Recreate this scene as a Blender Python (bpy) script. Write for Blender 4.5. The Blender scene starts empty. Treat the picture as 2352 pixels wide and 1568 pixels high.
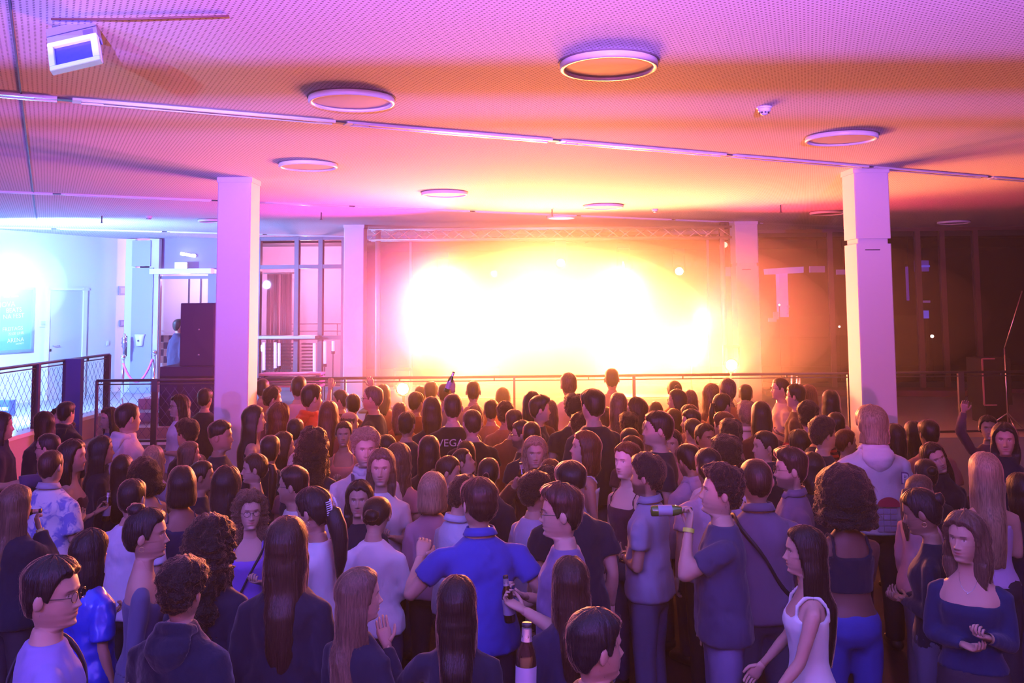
import bpy, bmesh, math, random
import numpy as np
from mathutils import Vector, Matrix, Euler
random.seed(7); np.random.seed(7)
R = math.radians
SC = bpy.context.scene
COL = SC.collection

# ------------------------------------------------------------------ camera
FPX = 2090.0
CZ = 2.6
DZ = -0.23                            # the dance floor lies lower than the gallery datum
PITCH = math.atan(0.0775)
ROLL = 0.0072
PPX, PPY = 1176.0, 529.0
cd = bpy.data.cameras.new('camera')
cam = bpy.data.objects.new('camera', cd)
COL.objects.link(cam)
CAMR = Matrix.Rotation(math.pi/2 + PITCH, 3, 'X') @ Matrix.Rotation(-ROLL, 3, 'Z')
cam.matrix_world = Matrix.Translation((0, 0, CZ)) @ CAMR.to_4x4()
cd.sensor_width = 36.0
cd.lens = FPX/2352.0*36.0
cd.shift_x = (1176.0-PPX)/2352.0
cd.shift_y = -(784.0-PPY)/2352.0
cd.clip_start = 0.05; cd.clip_end = 200
SC.camera = cam

def ray(px, py):
    v = CAMR @ Vector(((px-PPX)/FPX, -(py-PPY)/FPX, -1.0))
    return v/v.y
def at(px, py, d):
    """world point seen at pixel (px,py) at world depth y=d"""
    return Vector((0, 0, CZ)) + ray(px, py)*d
def atz(px, py, z):
    r = ray(px, py)
    return Vector((0, 0, CZ)) + r*((z-CZ)/r.z)

# ------------------------------------------------------------------ colour management
SC.view_settings.view_transform = 'Standard'
SC.view_settings.look = 'None'
SC.view_settings.gamma = 1.0
SC.view_settings.use_curve_mapping = False
SC.view_settings.exposure = 0.0
SC.cycles.use_denoising = True
SC.cycles.use_adaptive_sampling = True
SC.cycles.adaptive_threshold = 0.22
SC.cycles.max_bounces = 3
SC.cycles.diffuse_bounces = 1
SC.cycles.glossy_bounces = 2
SC.cycles.transmission_bounces = 4
SC.cycles.transparent_max_bounces = 6
SC.cycles.volume_bounces = 0
SC.cycles.sample_clamp_indirect = 4.0
SC.cycles.caustics_reflective = False
SC.cycles.caustics_refractive = False

# ------------------------------------------------------------------ world: night, a faint blue
w = bpy.data.worlds.new('night'); SC.world = w; w.use_nodes = True
w.node_tree.nodes['Background'].inputs[0].default_value = (0.10, 0.13, 0.30, 1)
w.node_tree.nodes['Background'].inputs[1].default_value = WORLD = 0.12

# ------------------------------------------------------------------ lights
def lamp(name, kind, loc, color, power, target=None, size=0.1, spot=60, blend=0.5, sizey=None):
    ld = bpy.data.lights.new(name, kind); ld.color = color; ld.energy = power
    if kind == 'AREA':
        ld.size = size
        if sizey: ld.shape = 'RECTANGLE'; ld.size_y = sizey
    else:
        ld.shadow_soft_size = size
    if kind == 'SPOT': ld.spot_size = R(spot); ld.spot_blend = blend
    lo = bpy.data.objects.new(name, ld); COL.objects.link(lo); lo.location = loc
    if target is not None:
        lo.rotation_euler = (Vector(target)-Vector(loc)).to_track_quat('-Z', 'Y').to_euler()
    return lo
AMB = (1.0, 0.24, 0.070)      # stage amber
HALL = (0.0, 0.0, 2.2)
for (x, y, d, p, r, tg, sp) in ((1240, 712, 16.3, 6200, 0.40, (1.5, 0, 2.2), 130), (1070, 785, 16.2, 5000, 0.28, (3.0, 5.0, 2.2), 104), (1440, 790, 16.2, 3400, 0.35, HALL, 150)):
    lamp('stage_wash', 'SPOT', at(x, y, d), AMB, p, target=tg, size=r, spot=sp, blend=0.7)
for (x, y, d, p, r) in ((1590, 800, 16.3, 2200, 0.13), (1680, 838, 15.7, 220, 0.09), (925, 893, 14.8, 220, 0.08)):
    lamp('blinder_light', 'SPOT', at(x, y, d), AMB, p, target=HALL, size=r, spot=130, blend=0.6)
# red and pink side lamps of the stage rig, washing the ceiling beyond the columns
lamp('red_side', 'SPOT', at(1600, 740, 16.0), (1.0, 0.02, 0.10), 1100, target=(6.5, 11.0, 4.3), size=0.10, spot=110, blend=0.9)
lamp('pink_side', 'SPOT', at(1050, 740, 16.0), (1.0, 0.03, 0.60), 1900, target=(-6.0, 10.5, 4.3), size=0.10, spot=110, blend=0.9)
# amber backlight from two moving heads on the truss, down on the near half of the crowd
for x_ in (1018, 1432):
    lamp('truss_backlight', 'SPOT', at(x_, 640, 16.4), (1.0, 0.24, 0.05), 12000, target=(0, 4.6, 0.9), size=0.07, spot=40, blend=0.8)
# violet wash from the gallery behind the camera, thrown up over the crowd
lamp('violet_wash', 'SPOT', (0.6, -4.2, 2.25), (0.38, 0.16, 1.0), 22000, target=(0.4, 0, 5.5), size=0.012, spot=90, blend=1.0)
lamp('violet_left', 'SPOT', (-6.0, -4.2, 2.25), (0.20, 0.12, 1.0), 13000, target=(-6.2, 0, 4.6), size=0.012, spot=80, blend=1.0)
# magenta lamp beside it, lower and flatter: columns and the heads farther back
lamp('magenta_wash', 'SPOT', (-1.2, -4.2, 2.25), (1.0, 0.12, 0.66), 2100, target=(0, 10, 1.9), size=0.08, spot=56, blend=0.5)
# cooler violet lamp high on the left behind the camera, on the crowd
lamp('crowd_spot', 'SPOT', (-5.5, -1.0, 3.9), (0.24, 0.18, 1.0), 850, target=(-1.0, 7.6, 1.4), size=0.12, spot=52, blend=0.8)
# added unseen navy fill over the near half of the floor
lamp('near_fill', 'AREA', (0, 3.0, 4.02), (0.10, 0.30, 1.0), 120, target=(0, 3.01, 0), size=8, sizey=4)
# small cyan lamp that catches the hanging floodlight and the ceiling round it
lamp('cyan_beam', 'SPOT', (-2.2, -3.0, 2.6), (0.30, 0.75, 1.0), 1500, target=at(215, 100, 4.9), size=0.04, spot=13, blend=1.0)
# blue-white lamp on the left wall, a low one on the gallery floor, the corridor lamp
lamp('blue_wall', 'SPOT', at(-14, 625, 15.2), (0.20, 0.40, 1.0), 3800, target=at(300, 800, 19.5), size=0.09, spot=165, blend=0.6)
lamp('blue_floor', 'POINT', at(10, 880, 15.6), (0.20, 0.45, 1.0), 250, size=0.1)
lamp('foyer_lamp', 'POINT', at(700, 640, 22.9), (1.0, 0.34, 0.60), 420, size=0.1)
lamp('corridor_lamp', 'POINT', at(425, 640, 22.2), (0.55, 0.45, 1.0), 160, size=0.1)

# ------------------------------------------------------------------ helpers
MATS = {}
def mat(name, color=(0.8, 0.8, 0.8), rough=0.6, metal=0.0, spec=0.5, emit=None, es=1.0, objcol=False, sheen=0.0, bump=0.0, bscale=60.0, bstretch=(1, 1, 1), trans=0.0, sheenrough=0.5, alpha=1.0, extra=None):
    if name in MATS: return MATS[name]
    m = bpy.data.materials.new(name); m.use_nodes = True; MATS[name] = m
    nt = m.node_tree; b = nt.nodes['Principled BSDF']
    b.inputs['Base Color'].default_value = (*color, 1)
    b.inputs['Roughness'].default_value = rough
    b.inputs['Metallic'].default_value = metal
    b.inputs['Specular IOR Level'].default_value = spec
    b.inputs['Transmission Weight'].default_value = trans
    b.inputs['Alpha'].default_value = alpha
    if sheen:
        b.inputs['Sheen Weight'].default_value = sheen
        b.inputs['Sheen Roughness'].default_value = sheenrough
    if emit is not None:
        b.inputs['Emission Color'].default_value = (*emit, 1); b.inputs['Emission Strength'].default_value = es
    if objcol:
        oi = nt.nodes.new('ShaderNodeObjectInfo'); nt.links.new(oi.outputs['Color'], b.inputs['Base Color'])
    if bump:
        tc = nt.nodes.new('ShaderNodeTexCoord'); mp = nt.nodes.new('ShaderNodeMapping'); mp.inputs['Scale'].default_value = bstretch
        no = nt.nodes.new('ShaderNodeTexNoise'); no.inputs['Scale'].default_value = bscale; no.inputs['Detail'].default_value = 3
        bp = nt.nodes.new('ShaderNodeBump'); bp.inputs['Strength'].default_value = bump; bp.inputs['Distance'].default_value = 0.02
        nt.links.new(tc.outputs['Object'], mp.inputs[0]); nt.links.new(mp.outputs[0], no.inputs['Vector'])
        nt.links.new(no.outputs[0], bp.inputs['Height']); nt.links.new(bp.outputs[0], b.inputs['Normal'])
    if extra: extra(nt, b)
    return m

class MB:
    """collects boxes, bars, tubes and lofts for ONE mesh"""
    def __init__(s): s.v = []; s.f = []; s.sm = []
    def add(s, vs, fs, smooth=False):
        o = len(s.v); s.v += [tuple(p) for p in vs]; s.f += [tuple(i+o for i in f) for f in fs]; s.sm += [smooth]*len(fs)
        return s
    def box(s, c, d, rz=0.0, M=None):
        hx, hy, hz = d[0]/2, d[1]/2, d[2]/2
        vs = [Vector((x*hx, y*hy, z*hz)) for x in (-1, 1) for y in (-1, 1) for z in (-1, 1)]
        if M is None: M = Matrix.Translation(c) @ Matrix.Rotation(rz, 4, 'Z')
        vs = [M @ p for p in vs]
        return s.add(vs, [(0, 1, 3, 2), (4, 6, 7, 5), (0, 4, 5, 1), (2, 3, 7, 6), (0, 2, 6, 4), (1, 5, 7, 3)])
    def bar(s, a, b, w, h=None, up=(0, 0, 1)):
        """rectangular bar from a to b; w across, h along up"""
        h = h or w; a = Vector(a); b = Vector(b); t = (b-a).normalized(); u = Vector(up)
        if abs(t.dot(u)) > 0.99: u = Vector((0, 1, 0))
        x = t.cross(u).normalized(); y = x.cross(t)
        vs = [p + x*sx*w/2 + y*sy*h/2 for p in (a, b) for sx, sy in ((-1, -1), (1, -1), (1, 1), (-1, 1))]
        return s.add(vs, [(0, 1, 2, 3), (7, 6, 5, 4), (0, 4, 5, 1), (1, 5, 6, 2), (2, 6, 7, 3), (3, 7, 4, 0)])
    def tube(s, pts, r, n=8, cap=True, smooth=True):
        pts = [Vector(p) for p in pts]; rs = r if hasattr(r, '__len__') else [r]*len(pts)
        vs = []; fs = []; x = None
        for i, p in enumerate(pts):
            t = (pts[min(i+1, len(pts)-1)]-pts[max(i-1, 0)]).normalized()
            if x is None:
                x = t.orthogonal().normalized()
            x = (x - t*x.dot(t)).normalized(); y = t.cross(x)
            for k in range(n):
                a = 2*math.pi*k/n; vs.append(p + (x*math.cos(a)+y*math.sin(a))*rs[i])
        for i in range(len(pts)-1):
            for k in range(n):
                fs.append((i*n+k, i*n+(k+1) % n, (i+1)*n+(k+1) % n, (i+1)*n+k))
        if cap: fs.append(tuple(range(n))[::-1]); fs.append(tuple((len(pts)-1)*n+k for k in range(n)))
        return s.add(vs, fs, smooth)
    def ring(s, prof, n=40, c=(0, 0, 0), smooth=True, close=False):
        """lathe about z of [(r,z)...]"""
        vs = []; fs = []; c = Vector(c)
        for (r, z) in prof:
            for k in range(n):
                a = 2*math.pi*k/n; vs.append(c+Vector((r*math.cos(a), r*math.sin(a), z)))
        m = len(prof)
        for i in range(m-1 if not close else m):
            j = (i+1) % m
            for k in range(n):
                fs.append((i*n+k, i*n+(k+1) % n, j*n+(k+1) % n, j*n+k))
        return s.add(vs, fs, smooth)
    def build(s, name, material=None, parent=None, loc=None, M=None):
        me = bpy.data.meshes.new(name); me.from_pydata(s.v, [], s.f)
        me.polygons.foreach_set('use_smooth', s.sm); me.update()
        bm = bmesh.new(); bm.from_mesh(me); bmesh.ops.recalc_face_normals(bm, faces=bm.faces); bm.to_mesh(me); bm.free()
        if material: me.materials.append(material)
        o = bpy.data.objects.new(name, me); COL.objects.link(o)
        if parent: o.parent = parent
        if loc is not None: o.location = loc
        if M is not None: o.matrix_world = M
        return o
def grid_faces(nr, nc, wrap=True, flip=False):
    r = np.arange(nr-1)[:, None]; c = np.arange(nc if wrap else nc-1)[None, :]; c2 = (c+1) % nc
    q = np.stack([r*nc+c, (r+1)*nc+c, (r+1)*nc+c2, r*nc+c2], -1).reshape(-1, 4)
    return q[:, ::-1] if flip else q
def tag(o, label=None, cat=None, group=None, kind=None):
    if label: o['label'] = label
    if cat: o['category'] = cat
    if group: o['group'] = group
    if kind: o['kind'] = kind
    return o
def empty(name, loc=(0, 0, 0), rz=0.0, label=None, cat=None, group=None):
    o = bpy.data.objects.new(name, None); o.empty_display_size = 0.1; COL.objects.link(o)
    o.location = loc; o.rotation_euler = (0, 0, rz)
    return tag(o, label, cat, group)
def struct(mb, name, m): return tag(mb.build(name, m), kind='structure')
def copy_tree(o, parent=None):
    c = o.copy(); COL.objects.link(c)
    if parent: c.parent = parent
    for ch in list(o.children): copy_tree(ch, c)
    return c
def text_mesh(name, body, size, material, parent=None, M=None, extrude=0.001, bevel=None, align='CENTER'):
    cu = bpy.data.curves.new(name, 'FONT'); cu.body = body; cu.size = size; cu.extrude = extrude; cu.align_x = align; cu.align_y = 'CENTER'
    cu.resolution_u = 3
    if bevel: cu.offset = bevel
    t = bpy.data.objects.new('tmp', cu); COL.objects.link(t)
    me = bpy.data.meshes.new_from_object(t.evaluated_get(bpy.context.evaluated_depsgraph_get()))
    bpy.data.objects.remove(t); me.name = name
    me.materials.clear(); me.materials.append(material)
    o = bpy.data.objects.new(name, me); COL.objects.link(o)
    if parent: o.parent = parent
    if M is not None: o.matrix_world = M
    return o

CEIL = CZ+1.5
TH = R(27.0)                         # the ceiling grid is turned against the hall
U = Vector((math.cos(TH), math.sin(TH), 0)); N = Vector((-math.sin(TH), math.cos(TH), 0))

# ------------------------------------------------------------------ materials of the room
def ceil_nodes(nt, b):
    L = nt.links; nd = nt.nodes.new
    tc = nd('ShaderNodeTexCoord'); mp = nd('ShaderNodeMapping'); mp.inputs['Rotation'].default_value = (0, 0, -TH)
    L.new(tc.outputs['Object'], mp.inputs[0])
    sx = nd('ShaderNodeSeparateXYZ'); L.new(mp.outputs[0], sx.inputs[0])
    def M(op, a, bb=None, c=None):
        n = nd('ShaderNodeMath'); n.operation = op
        for i, q in enumerate((a, bb, c)):
            if q is None: continue
            if isinstance(q, (int, float)): n.inputs[i].default_value = q
            else: L.new(q, n.inputs[i])
        return n.outputs[0]
    P = 0.030
    fx = M('SUBTRACT', M('FRACT', M('DIVIDE', sx.outputs[0], P)), 0.5)
    fy = M('SUBTRACT', M('FRACT', M('DIVIDE', sx.outputs[1], P)), 0.5)
    r = M('SQRT', M('ADD', M('MULTIPLY', fx, fx), M('MULTIPLY', fy, fy)))
    hole = M('LESS_THAN', r, 0.21)
    # plain border strips along the tracks (spaced 6.42 m, the first at 7.34 m)
    dy = M('ABSOLUTE', M('SUBTRACT', M('FRACT', M('ADD', M('DIVIDE', M('SUBTRACT', sx.outputs[1], 7.34), 6.42), 0.5)), 0.5))
    hole = M('MULTIPLY', hole, M('GREATER_THAN', dy, 0.15/6.42))
    mx = nd('ShaderNodeMix'); mx.data_type = 'RGBA'
    mx.inputs[6].default_value = (0.80, 0.72, 0.82, 1); mx.inputs[7].default_value = (0.16, 0.15, 0.17, 1)
    L.new(hole, mx.inputs[0]); L.new(mx.outputs[2], b.inputs['Base Color'])
white_ceil = mat('perforated_plaster', rough=0.85, extra=ceil_nodes)
white = mat('white_paint', (0.80, 0.79, 0.80), 0.7, bump=0.05, bscale=18)
wallblue = mat('wall_paint', (0.74, 0.75, 0.78), 0.8, bump=0.04, bscale=12)
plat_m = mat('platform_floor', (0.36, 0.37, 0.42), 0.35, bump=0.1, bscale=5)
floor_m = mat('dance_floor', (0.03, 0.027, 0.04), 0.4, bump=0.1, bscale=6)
fascia_m = mat('fascia_board', (0.55, 0.40, 0.42), 0.6, bump=0.06, bscale=8)
steel = mat('brushed_steel', (0.62, 0.62, 0.66), 0.28, metal=1.0)
darksteel = mat('painted_steel', (0.07, 0.075, 0.10), 0.45, metal=0.3)
chrome = mat('chrome', (0.9, 0.9, 0.92), 0.12, metal=1.0)
black = mat('black_plastic', (0.018, 0.018, 0.022), 0.5)
speaker_m = mat('speaker_cloth', (0.035, 0.018, 0.11), 0.85, bump=0.2, bscale=400)
frame_m = mat('window_frame', (0.17, 0.13, 0.19), 0.45)
glass = mat('window_glass', (0.9, 0.95, 1.0), 0.02, spec=0.9)
gn = glass.node_tree; gb = gn.nodes['Principled BSDF']; gb.inputs['Alpha'].default_value = 0.22; gb.inputs['Base Color'].default_value = (0.02, 0.02, 0.025, 1); gb.inputs['IOR'].default_value = 1.7

# ------------------------------------------------------------------ shell
FL = Vector((-8.96, 21.35, 0)); FR = Vector((12.5, 19.05, 0))       # the glazed end wall
FU = (FR-FL).normalized(); FN = Vector((FU.y, -FU.x, 0))            # FN points into the room
LW0 = Vector((-13.6, 10.0, 0))                                       # the left wall runs LW0 -> FL
LU = (FL-LW0).normalized(); LN = Vector((LU.y, -LU.x, 0))
PZ = 0.60                                                            # the raised level round the dance floor
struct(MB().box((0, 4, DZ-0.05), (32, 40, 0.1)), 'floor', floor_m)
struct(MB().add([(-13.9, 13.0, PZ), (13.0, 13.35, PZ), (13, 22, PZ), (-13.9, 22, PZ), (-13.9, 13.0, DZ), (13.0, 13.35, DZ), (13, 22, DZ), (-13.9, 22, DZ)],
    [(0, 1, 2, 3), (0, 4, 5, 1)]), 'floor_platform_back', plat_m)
struct(MB().box((-10.2, 6.5, (PZ+DZ)/2), (7.6, 12.98, PZ-DZ)), 'floor_platform_left', plat_m)
cm = MB().box((0, 6, CEIL+0.05), (32, 34, 0.1)); struct(cm, 'ceiling', white_ceil)
# end wall above and around the glazing is only a slim lintel and a parapet outside
H0, H1 = PZ, CEIL
def wallbar(mb, t0, t1, z0, z1, th=0.12, off=0.0, A=FL, D=FU, Nn=FN):
    c = A + D*((t0+t1)/2) + Nn*off; c = Vector((c.x, c.y, (z0+z1)/2))
    return mb.box(c, (t1-t0, th, z1-z0), rz=math.atan2(D.y, D.x))
LEN = (FR-FL).length
lw = (FL-LW0).length
struct(wallbar(MB(), 0, lw-0.15, PZ, CEIL, 0.15, -0.075, LW0, LU, LN), 'wall_left', wallblue)
struct(MB().box((-15.5, 3, 2), (0.15, 15, 4.2)), 'wall_left_rear', wallblue)
struct(MB().box((13.2, 3, 2.05), (0.15, 33, 4.1)), 'wall_right', mat('dark_wall', (0.10, 0.08, 0.10), 0.7, bump=0.05))
struct(MB().box((-1, -11, 2.05), (29, 0.15, 4.1)), 'wall_back', mat('rear_wall', (0.35, 0.33, 0.36), 0.8, bump=0.05))
#ROOM#

# ------------------------------------------------------------------ columns
def column(name, px0, px1, ytop, side, label, w=0.42, cap=True, seam=None, z0=0.0):
    """px0..px1 : left and right edge of the camera-facing side at the top"""
    c = atz((px0+px1)/2, ytop, CEIL)                     # top edge of the near face
    x, y = c.x, c.y
    w = (px1-px0)*y/FPX
    rx = {0: 0}
    root = empty(name, (x, y+w/2, z0)); tag(root, label, 'column'); root['kind'] = 'thing'
    m = MB()
    def shaft(za, zb, e=0.0):
        m2 = MB()
        b = 0.012; h = w/2+e
        pr = [(-h+b, -h), (h-b, -h), (h, -h+b), (h, h-b), (h-b, h), (-h+b, h), (-h, h-b), (-h, -h+b)]
        vs = [(px, py, z) for z in (za, zb) for px, py in pr]
        m2.add(vs, [tuple(range(8))[::-1], tuple(range(8, 16))]+[(k, (k+1) % 8, 8+(k+1) % 8, 8+k) for k in range(8)])
        return m2
    top = CEIL - z0
    if seam is None:
        shaft(0, top-0.06).build('shaft', white, root)
    else:
        zs = seam
        shaft(0, zs-0.03).build('lower_shaft', white, root)
        shaft(zs-0.03, zs+0.03, -0.025).build('joint', white, root)
        shaft(zs+0.03, top-0.06).build('upper_shaft', white, root)
        MB().box((-0.02, -w/2-0.002, zs-0.10), (0.17, 0.006, 0.012)).build('slot', darksteel, root)
    shaft(top-0.06, top, 0.012).build('capital', white, root)
    return root, w
colL, wL = column('column', 500, 577, 407, 'R', 'tall white square column in the left half, in front of the blue doorway', z0=DZ)
colR, wR = column('column', 1961, 2041, 385, 'L', 'tall white square column on the right with a dark joint band high up', seam=2.6+134*10.2/2090-DZ, z0=DZ)
colBL, _ = column('column', 790, 836, 516, 'R', 'pale square column behind the crowd left of the stage glow', z0=PZ)
colBR, _ = column('column', 1688, 1740, 508, 'L', 'pale square column behind the crowd right of the stage glow', z0=PZ, seam=1.45+0.62+0.6)

# ------------------------------------------------------------------ ceiling tracks : recessed rails in long segments
def track(k, label):
    b = 7.34+6.42*k
    root = empty('ceiling_track', N*b + Vector((0, 0, CEIL)), TH, label, 'track', 'linear tracks let into the ceiling')
    # local x runs along the track, local -z is down
    t = -14.0 if k else -10.0
    seg = 2.06
    phase = 0.18
    t0 = -5*seg + phase
    n = 0
    while t0 < 11.8:
        t1 = t0+seg-0.16
        mb = MB()
        mb.box(((t0+t1)/2, -0.050, -0.010), (t1-t0, 0.028, 0.022)); mb.box(((t0+t1)/2, 0.050, -0.010), (t1-t0, 0.028, 0.022))
        mb.box(((t0+t1)/2, 0.0, -0.003), (t1-t0, 0.074, 0.006))
        mb.build('rail', white_semi, root)
        MB().box(((t0+t1)/2, 0.0, -0.011), (t1-t0-0.3, 0.026, 0.012)).build('light_insert', insert_m, root)
        MB().box((t1+0.05, 0.0, -0.006), (0.10, 0.075, 0.012)).build('end_cap', darksteel, root)
        MB().box((t1+0.13, 0.0, -0.008), (0.06, 0.13, 0.016)).build('joint_plate', white_semi, root)
        t0 += seg; n += 1
    return root
white_semi = mat('semi_gloss_white', (0.9, 0.9, 0.9), 0.25, spec=0.8)
insert_m = mat('track_insert', (0.13, 0.10, 0.16), 0.4)
track(0, 'nearest long white rail track crossing the perforated ceiling')
track(1, 'middle thin rail track on the ceiling ending at the left column top')
track(2, 'farthest thin rail track on the ceiling above the stage and far left wall')
# the long panel joint that crosses the tracks at the left
V = N
jo = atz(49, 221, CEIL)
m = MB(); m.bar(jo - N*4 + Vector((0, 0, -0.002)), jo + N*11 + Vector((0, 0, -0.002)), 0.012, 0.006)
tag(m.build('trim_1', mat('joint_shadow', (0.12, 0.10, 0.22), 0.6)), kind='structure')

# ------------------------------------------------------------------ round ceiling panels
rim_m = mat('rim_white', (0.92, 0.92, 0.90), 0.35)
disc_m = mat('panel_fabric', (0.62, 0.55, 0.56), 0.7, bump=0.15, bscale=9)
lit_m = mat('lit_diffuser', (0.9, 0.9, 0.85), 0.5, emit=(1.0, 0.93, 0.72), es=2.2)
dark_disc = mat('panel_dark', (0.16, 0.12, 0.14), 0.7)
def panel(px, py, w_px, label, dm=None, lit=False):
    c = atz(px, py, CEIL); rad = w_px/FPX*c.y/2
    root = empty('ceiling_panel', c, 0, label, 'ceiling panel', 'round panels in the ceiling')
    MB().ring([(rad*0.985, 0), (rad, -0.010), (rad, -0.040), (rad*0.975, -0.048), (rad*0.915, -0.046), (rad*0.90, -0.036), (rad*0.90, 0)], 56, smooth=True).build('rim', rim_m, root)
    m = MB(); m.ring([(0.001, -0.031), (rad*0.5, -0.032), (rad*0.90, -0.030)], 56); m.build('disc', lit_m if lit else (dm or disc_m), root)
    m = MB(); m.ring([(rad*1.03, 0), (rad*1.03, -0.008), (rad*1.0, -0.008), (rad*1.0, 0)], 56); m.build('shadow_gap', dark_disc, root)
    return root
panel(1398, 143, 229, 'largest round panel with a bright rim, high on the ceiling right of centre')
panel(808, 224, 199, 'round orange-lit panel just above the near ceiling track')
panel(708, 376, 134, 'round panel over the top of the left column')
panel(1932, 312, 162, 'round panel between the smoke detector and the right column top')
panel(1021, 441, 107, 'small round panel above the stage, left of the lit one')
panel(1386, 471, 92, 'small round panel above the stage, right of the lit one')
panel(1289, 496, 66, 'round ceiling lamp glowing pale yellow above the stage', lit=True)
panel(1900, 486, 78, 'dark round panel half hidden by the right column', dm=dark_disc)
panel(2190, 508, 70, 'dark round panel at the far right of the ceiling', dm=dark_disc)
panel(486, 504, 60, 'dark round panel half hidden by the left column', dm=dark_disc)

# ------------------------------------------------------------------ smoke detectors and sprinklers
def detector(px, py, label):
    c = atz(px-3, py-12, CEIL)
    root = empty('smoke_detector', c, 0, label, 'smoke detector')
    MB().ring([(0.001, -0.012), (0.056, -0.012), (0.060, -0.006), (0.060, 0)], 28).build('base', rim_m, root)
    MB().ring([(0.001, -0.066), (0.018, -0.064), (0.030, -0.052), (0.034, -0.040), (0.047, -0.036), (0.050, -0.016), (0.046, -0.012)], 28).build('sensor_head', rim_m, root)
    m = MB()
    for k in range(8):
        a = k*math.pi/4; m.box((0.036*math.cos(a), 0.036*math.sin(a), -0.046), (0.006, 0.012, 0.012), a)
    m.build('vent_ribs', darksteel, root)
detector(1758, 258, 'smoke detector standing out from the ceiling left of the right column')
detector(345, 508, 'small smoke detector on the ceiling over the blue doorway')
detector(1507, 492, 'small smoke detector on the ceiling right of the lit round lamp')
def sprinkler(px, py, label):
    c = atz(px, py-8, CEIL)
    root = empty('sprinkler', c, 0, label, 'sprinkler')
    MB().ring([(0.001, -0.004), (0.035, -0.004), (0.035, 0)], 16).build('escutcheon', rim_m, root)
    MB().tube([(0, 0, 0), (0, 0, -0.12)], 0.011, 8).build('drop_pipe', darksteel, root)
    MB().ring([(0.001, -0.128), (0.026, -0.125), (0.026, -0.120), (0.001, -0.118)], 12).build('deflector', darksteel, root)
sprinkler(234, 503, 'sprinkler head hanging from the ceiling above the poster wall')
sprinkler(738, 495, 'sprinkler head hanging from the ceiling left of the stage column')
sprinkler(1268, 488, 'sprinkler head beside the lit round ceiling lamp')
sprinkler(1793, 478, 'sprinkler head on the ceiling left of the right column')

# ------------------------------------------------------------------ floodlight hanging from the ceiling, top left
def floodlight():
    d = 4.75
    top = atz(150, 42, CEIL)
    root = empty('floodlight', (0, 0, 0), 0, 'white square floodlight hanging tilted from the ceiling at top left', 'floodlight')
    # frame corners in the photo
    A = at(110, 104, 4.70); B = at(224, 78, 4.74); C = at(233, 148, 4.66); D = at(120, 166, 4.62)
    E = at(105, 67, 4.78); F = at(216, 41, 4.82)
    ex = (B-A).normalized(); ey = (D-A); ey = (ey-ex*ey.dot(ex)).normalized(); ez = ex.cross(ey)
    if ez.y > 0: ez = -ez
    wd = (B-A).length; hd = (D-A).length
    c = (A+B+C+D)/4
    Mf = Matrix(((ex.x, ey.x, ez.x, c.x), (ex.y, ey.y, ez.y, c.y), (ex.z, ey.z, ez.z, c.z), (0, 0, 0, 1)))
    # frame: four mitred bars round the glass
    t = 0.030; dp = 0.045
    fr = MB()
    for (x0, x1, y0, y1) in ((-wd/2, wd/2, -hd/2, -hd/2+t), (-wd/2, wd/2, hd/2-t, hd/2), (-wd/2, -wd/2+t, -hd/2+t, hd/2-t), (wd/2-t*1.2, wd/2, -hd/2+t, hd/2-t)):
        fr.box((0, 0, 0), (x1-x0, y1-y0, dp), M=Mf @ Matrix.Translation(((x0+x1)/2, (y0+y1)/2, 0)))
    o = fr.build('frame', mat('floodlight_white', (0.9, 0.95, 0.95), 0.4), root)
    bv = o.modifiers.new('b', 'BEVEL'); bv.width = 0.006; bv.segments = 2
    MB().box((0, 0, 0), (wd-2*t, hd-2*t, 0.008), M=Mf @ Matrix.Translation((0, 0, -0.004))).build('glass', mat('lamp_glass', (0.05, 0.04, 0.55), 0.08, spec=0.9), root)
    # housing behind and above
    hb = MB(); body_m = mat('floodlight_body', (0.30, 0.27, 0.75), 0.5)
    Eh = (E-A)
    vs = [A, B, F, E]; back = -ez*0.08
    vs2 = [p+back for p in vs]
    hb.add(vs+vs2, [(0, 1, 2, 3), (7, 6, 5, 4), (0, 4, 5, 1), (1, 5, 6, 2), (2, 6, 7, 3), (3, 7, 4, 0)])
    hb.build('housing', body_m, root)
    g = MB(); g.bar(A+Eh*0.48-(-ez)*-0.002+ez*0.003, B+(F-B)*0.48+ez*0.003, 0.004, 0.004, up=ez); g.build('housing_seam', darksteel, root)
    MB().box((0, 0, 0), (wd*0.92, hd*0.7, 0.05), M=Mf @ Matrix.Translation((0, -hd*0.12, -0.045))).build('back_shell', body_m, root)
    lab = MB(); p0 = A+(B-A)*0.72+Eh*0.10+ez*0.002
    lab.add([p0, p0+(B-A)*0.2, p0+(B-A)*0.2+Eh*0.3, p0+Eh*0.3], [(0, 1, 2, 3)]); lab.build('rating_plate', mat('rating_plate', (0.16, 0.13, 0.5), 0.6), root)
    br = MB(); q1 = E+(F-E)*0.2+back*0.5; q2 = E+(F-E)*0.33+back*0.5
    for q in (q1, q2): br.bar(q, (q.x, q.y, CEIL), 0.010)
    br.bar((q1.x-0.03, q1.y, CEIL-0.008), (q2.x+0.03, q2.y, CEIL-0.008), 0.03, 0.014); br.build('bracket', darksteel, root)
floodlight()
a0 = atz(118, 44, CEIL-0.008); a1 = atz(525, 37, CEIL-0.008)
tag(MB().tube([a0, a0*0.6+a1*0.4+Vector((0, 0.01, -0.004)), a1], 0.006, 6).build('ceiling_cable', mat('cable_brown', (0.15, 0.05, 0.05), 0.6)),
    'thin dark cable running along the ceiling right of the floodlight', 'cable')

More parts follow.
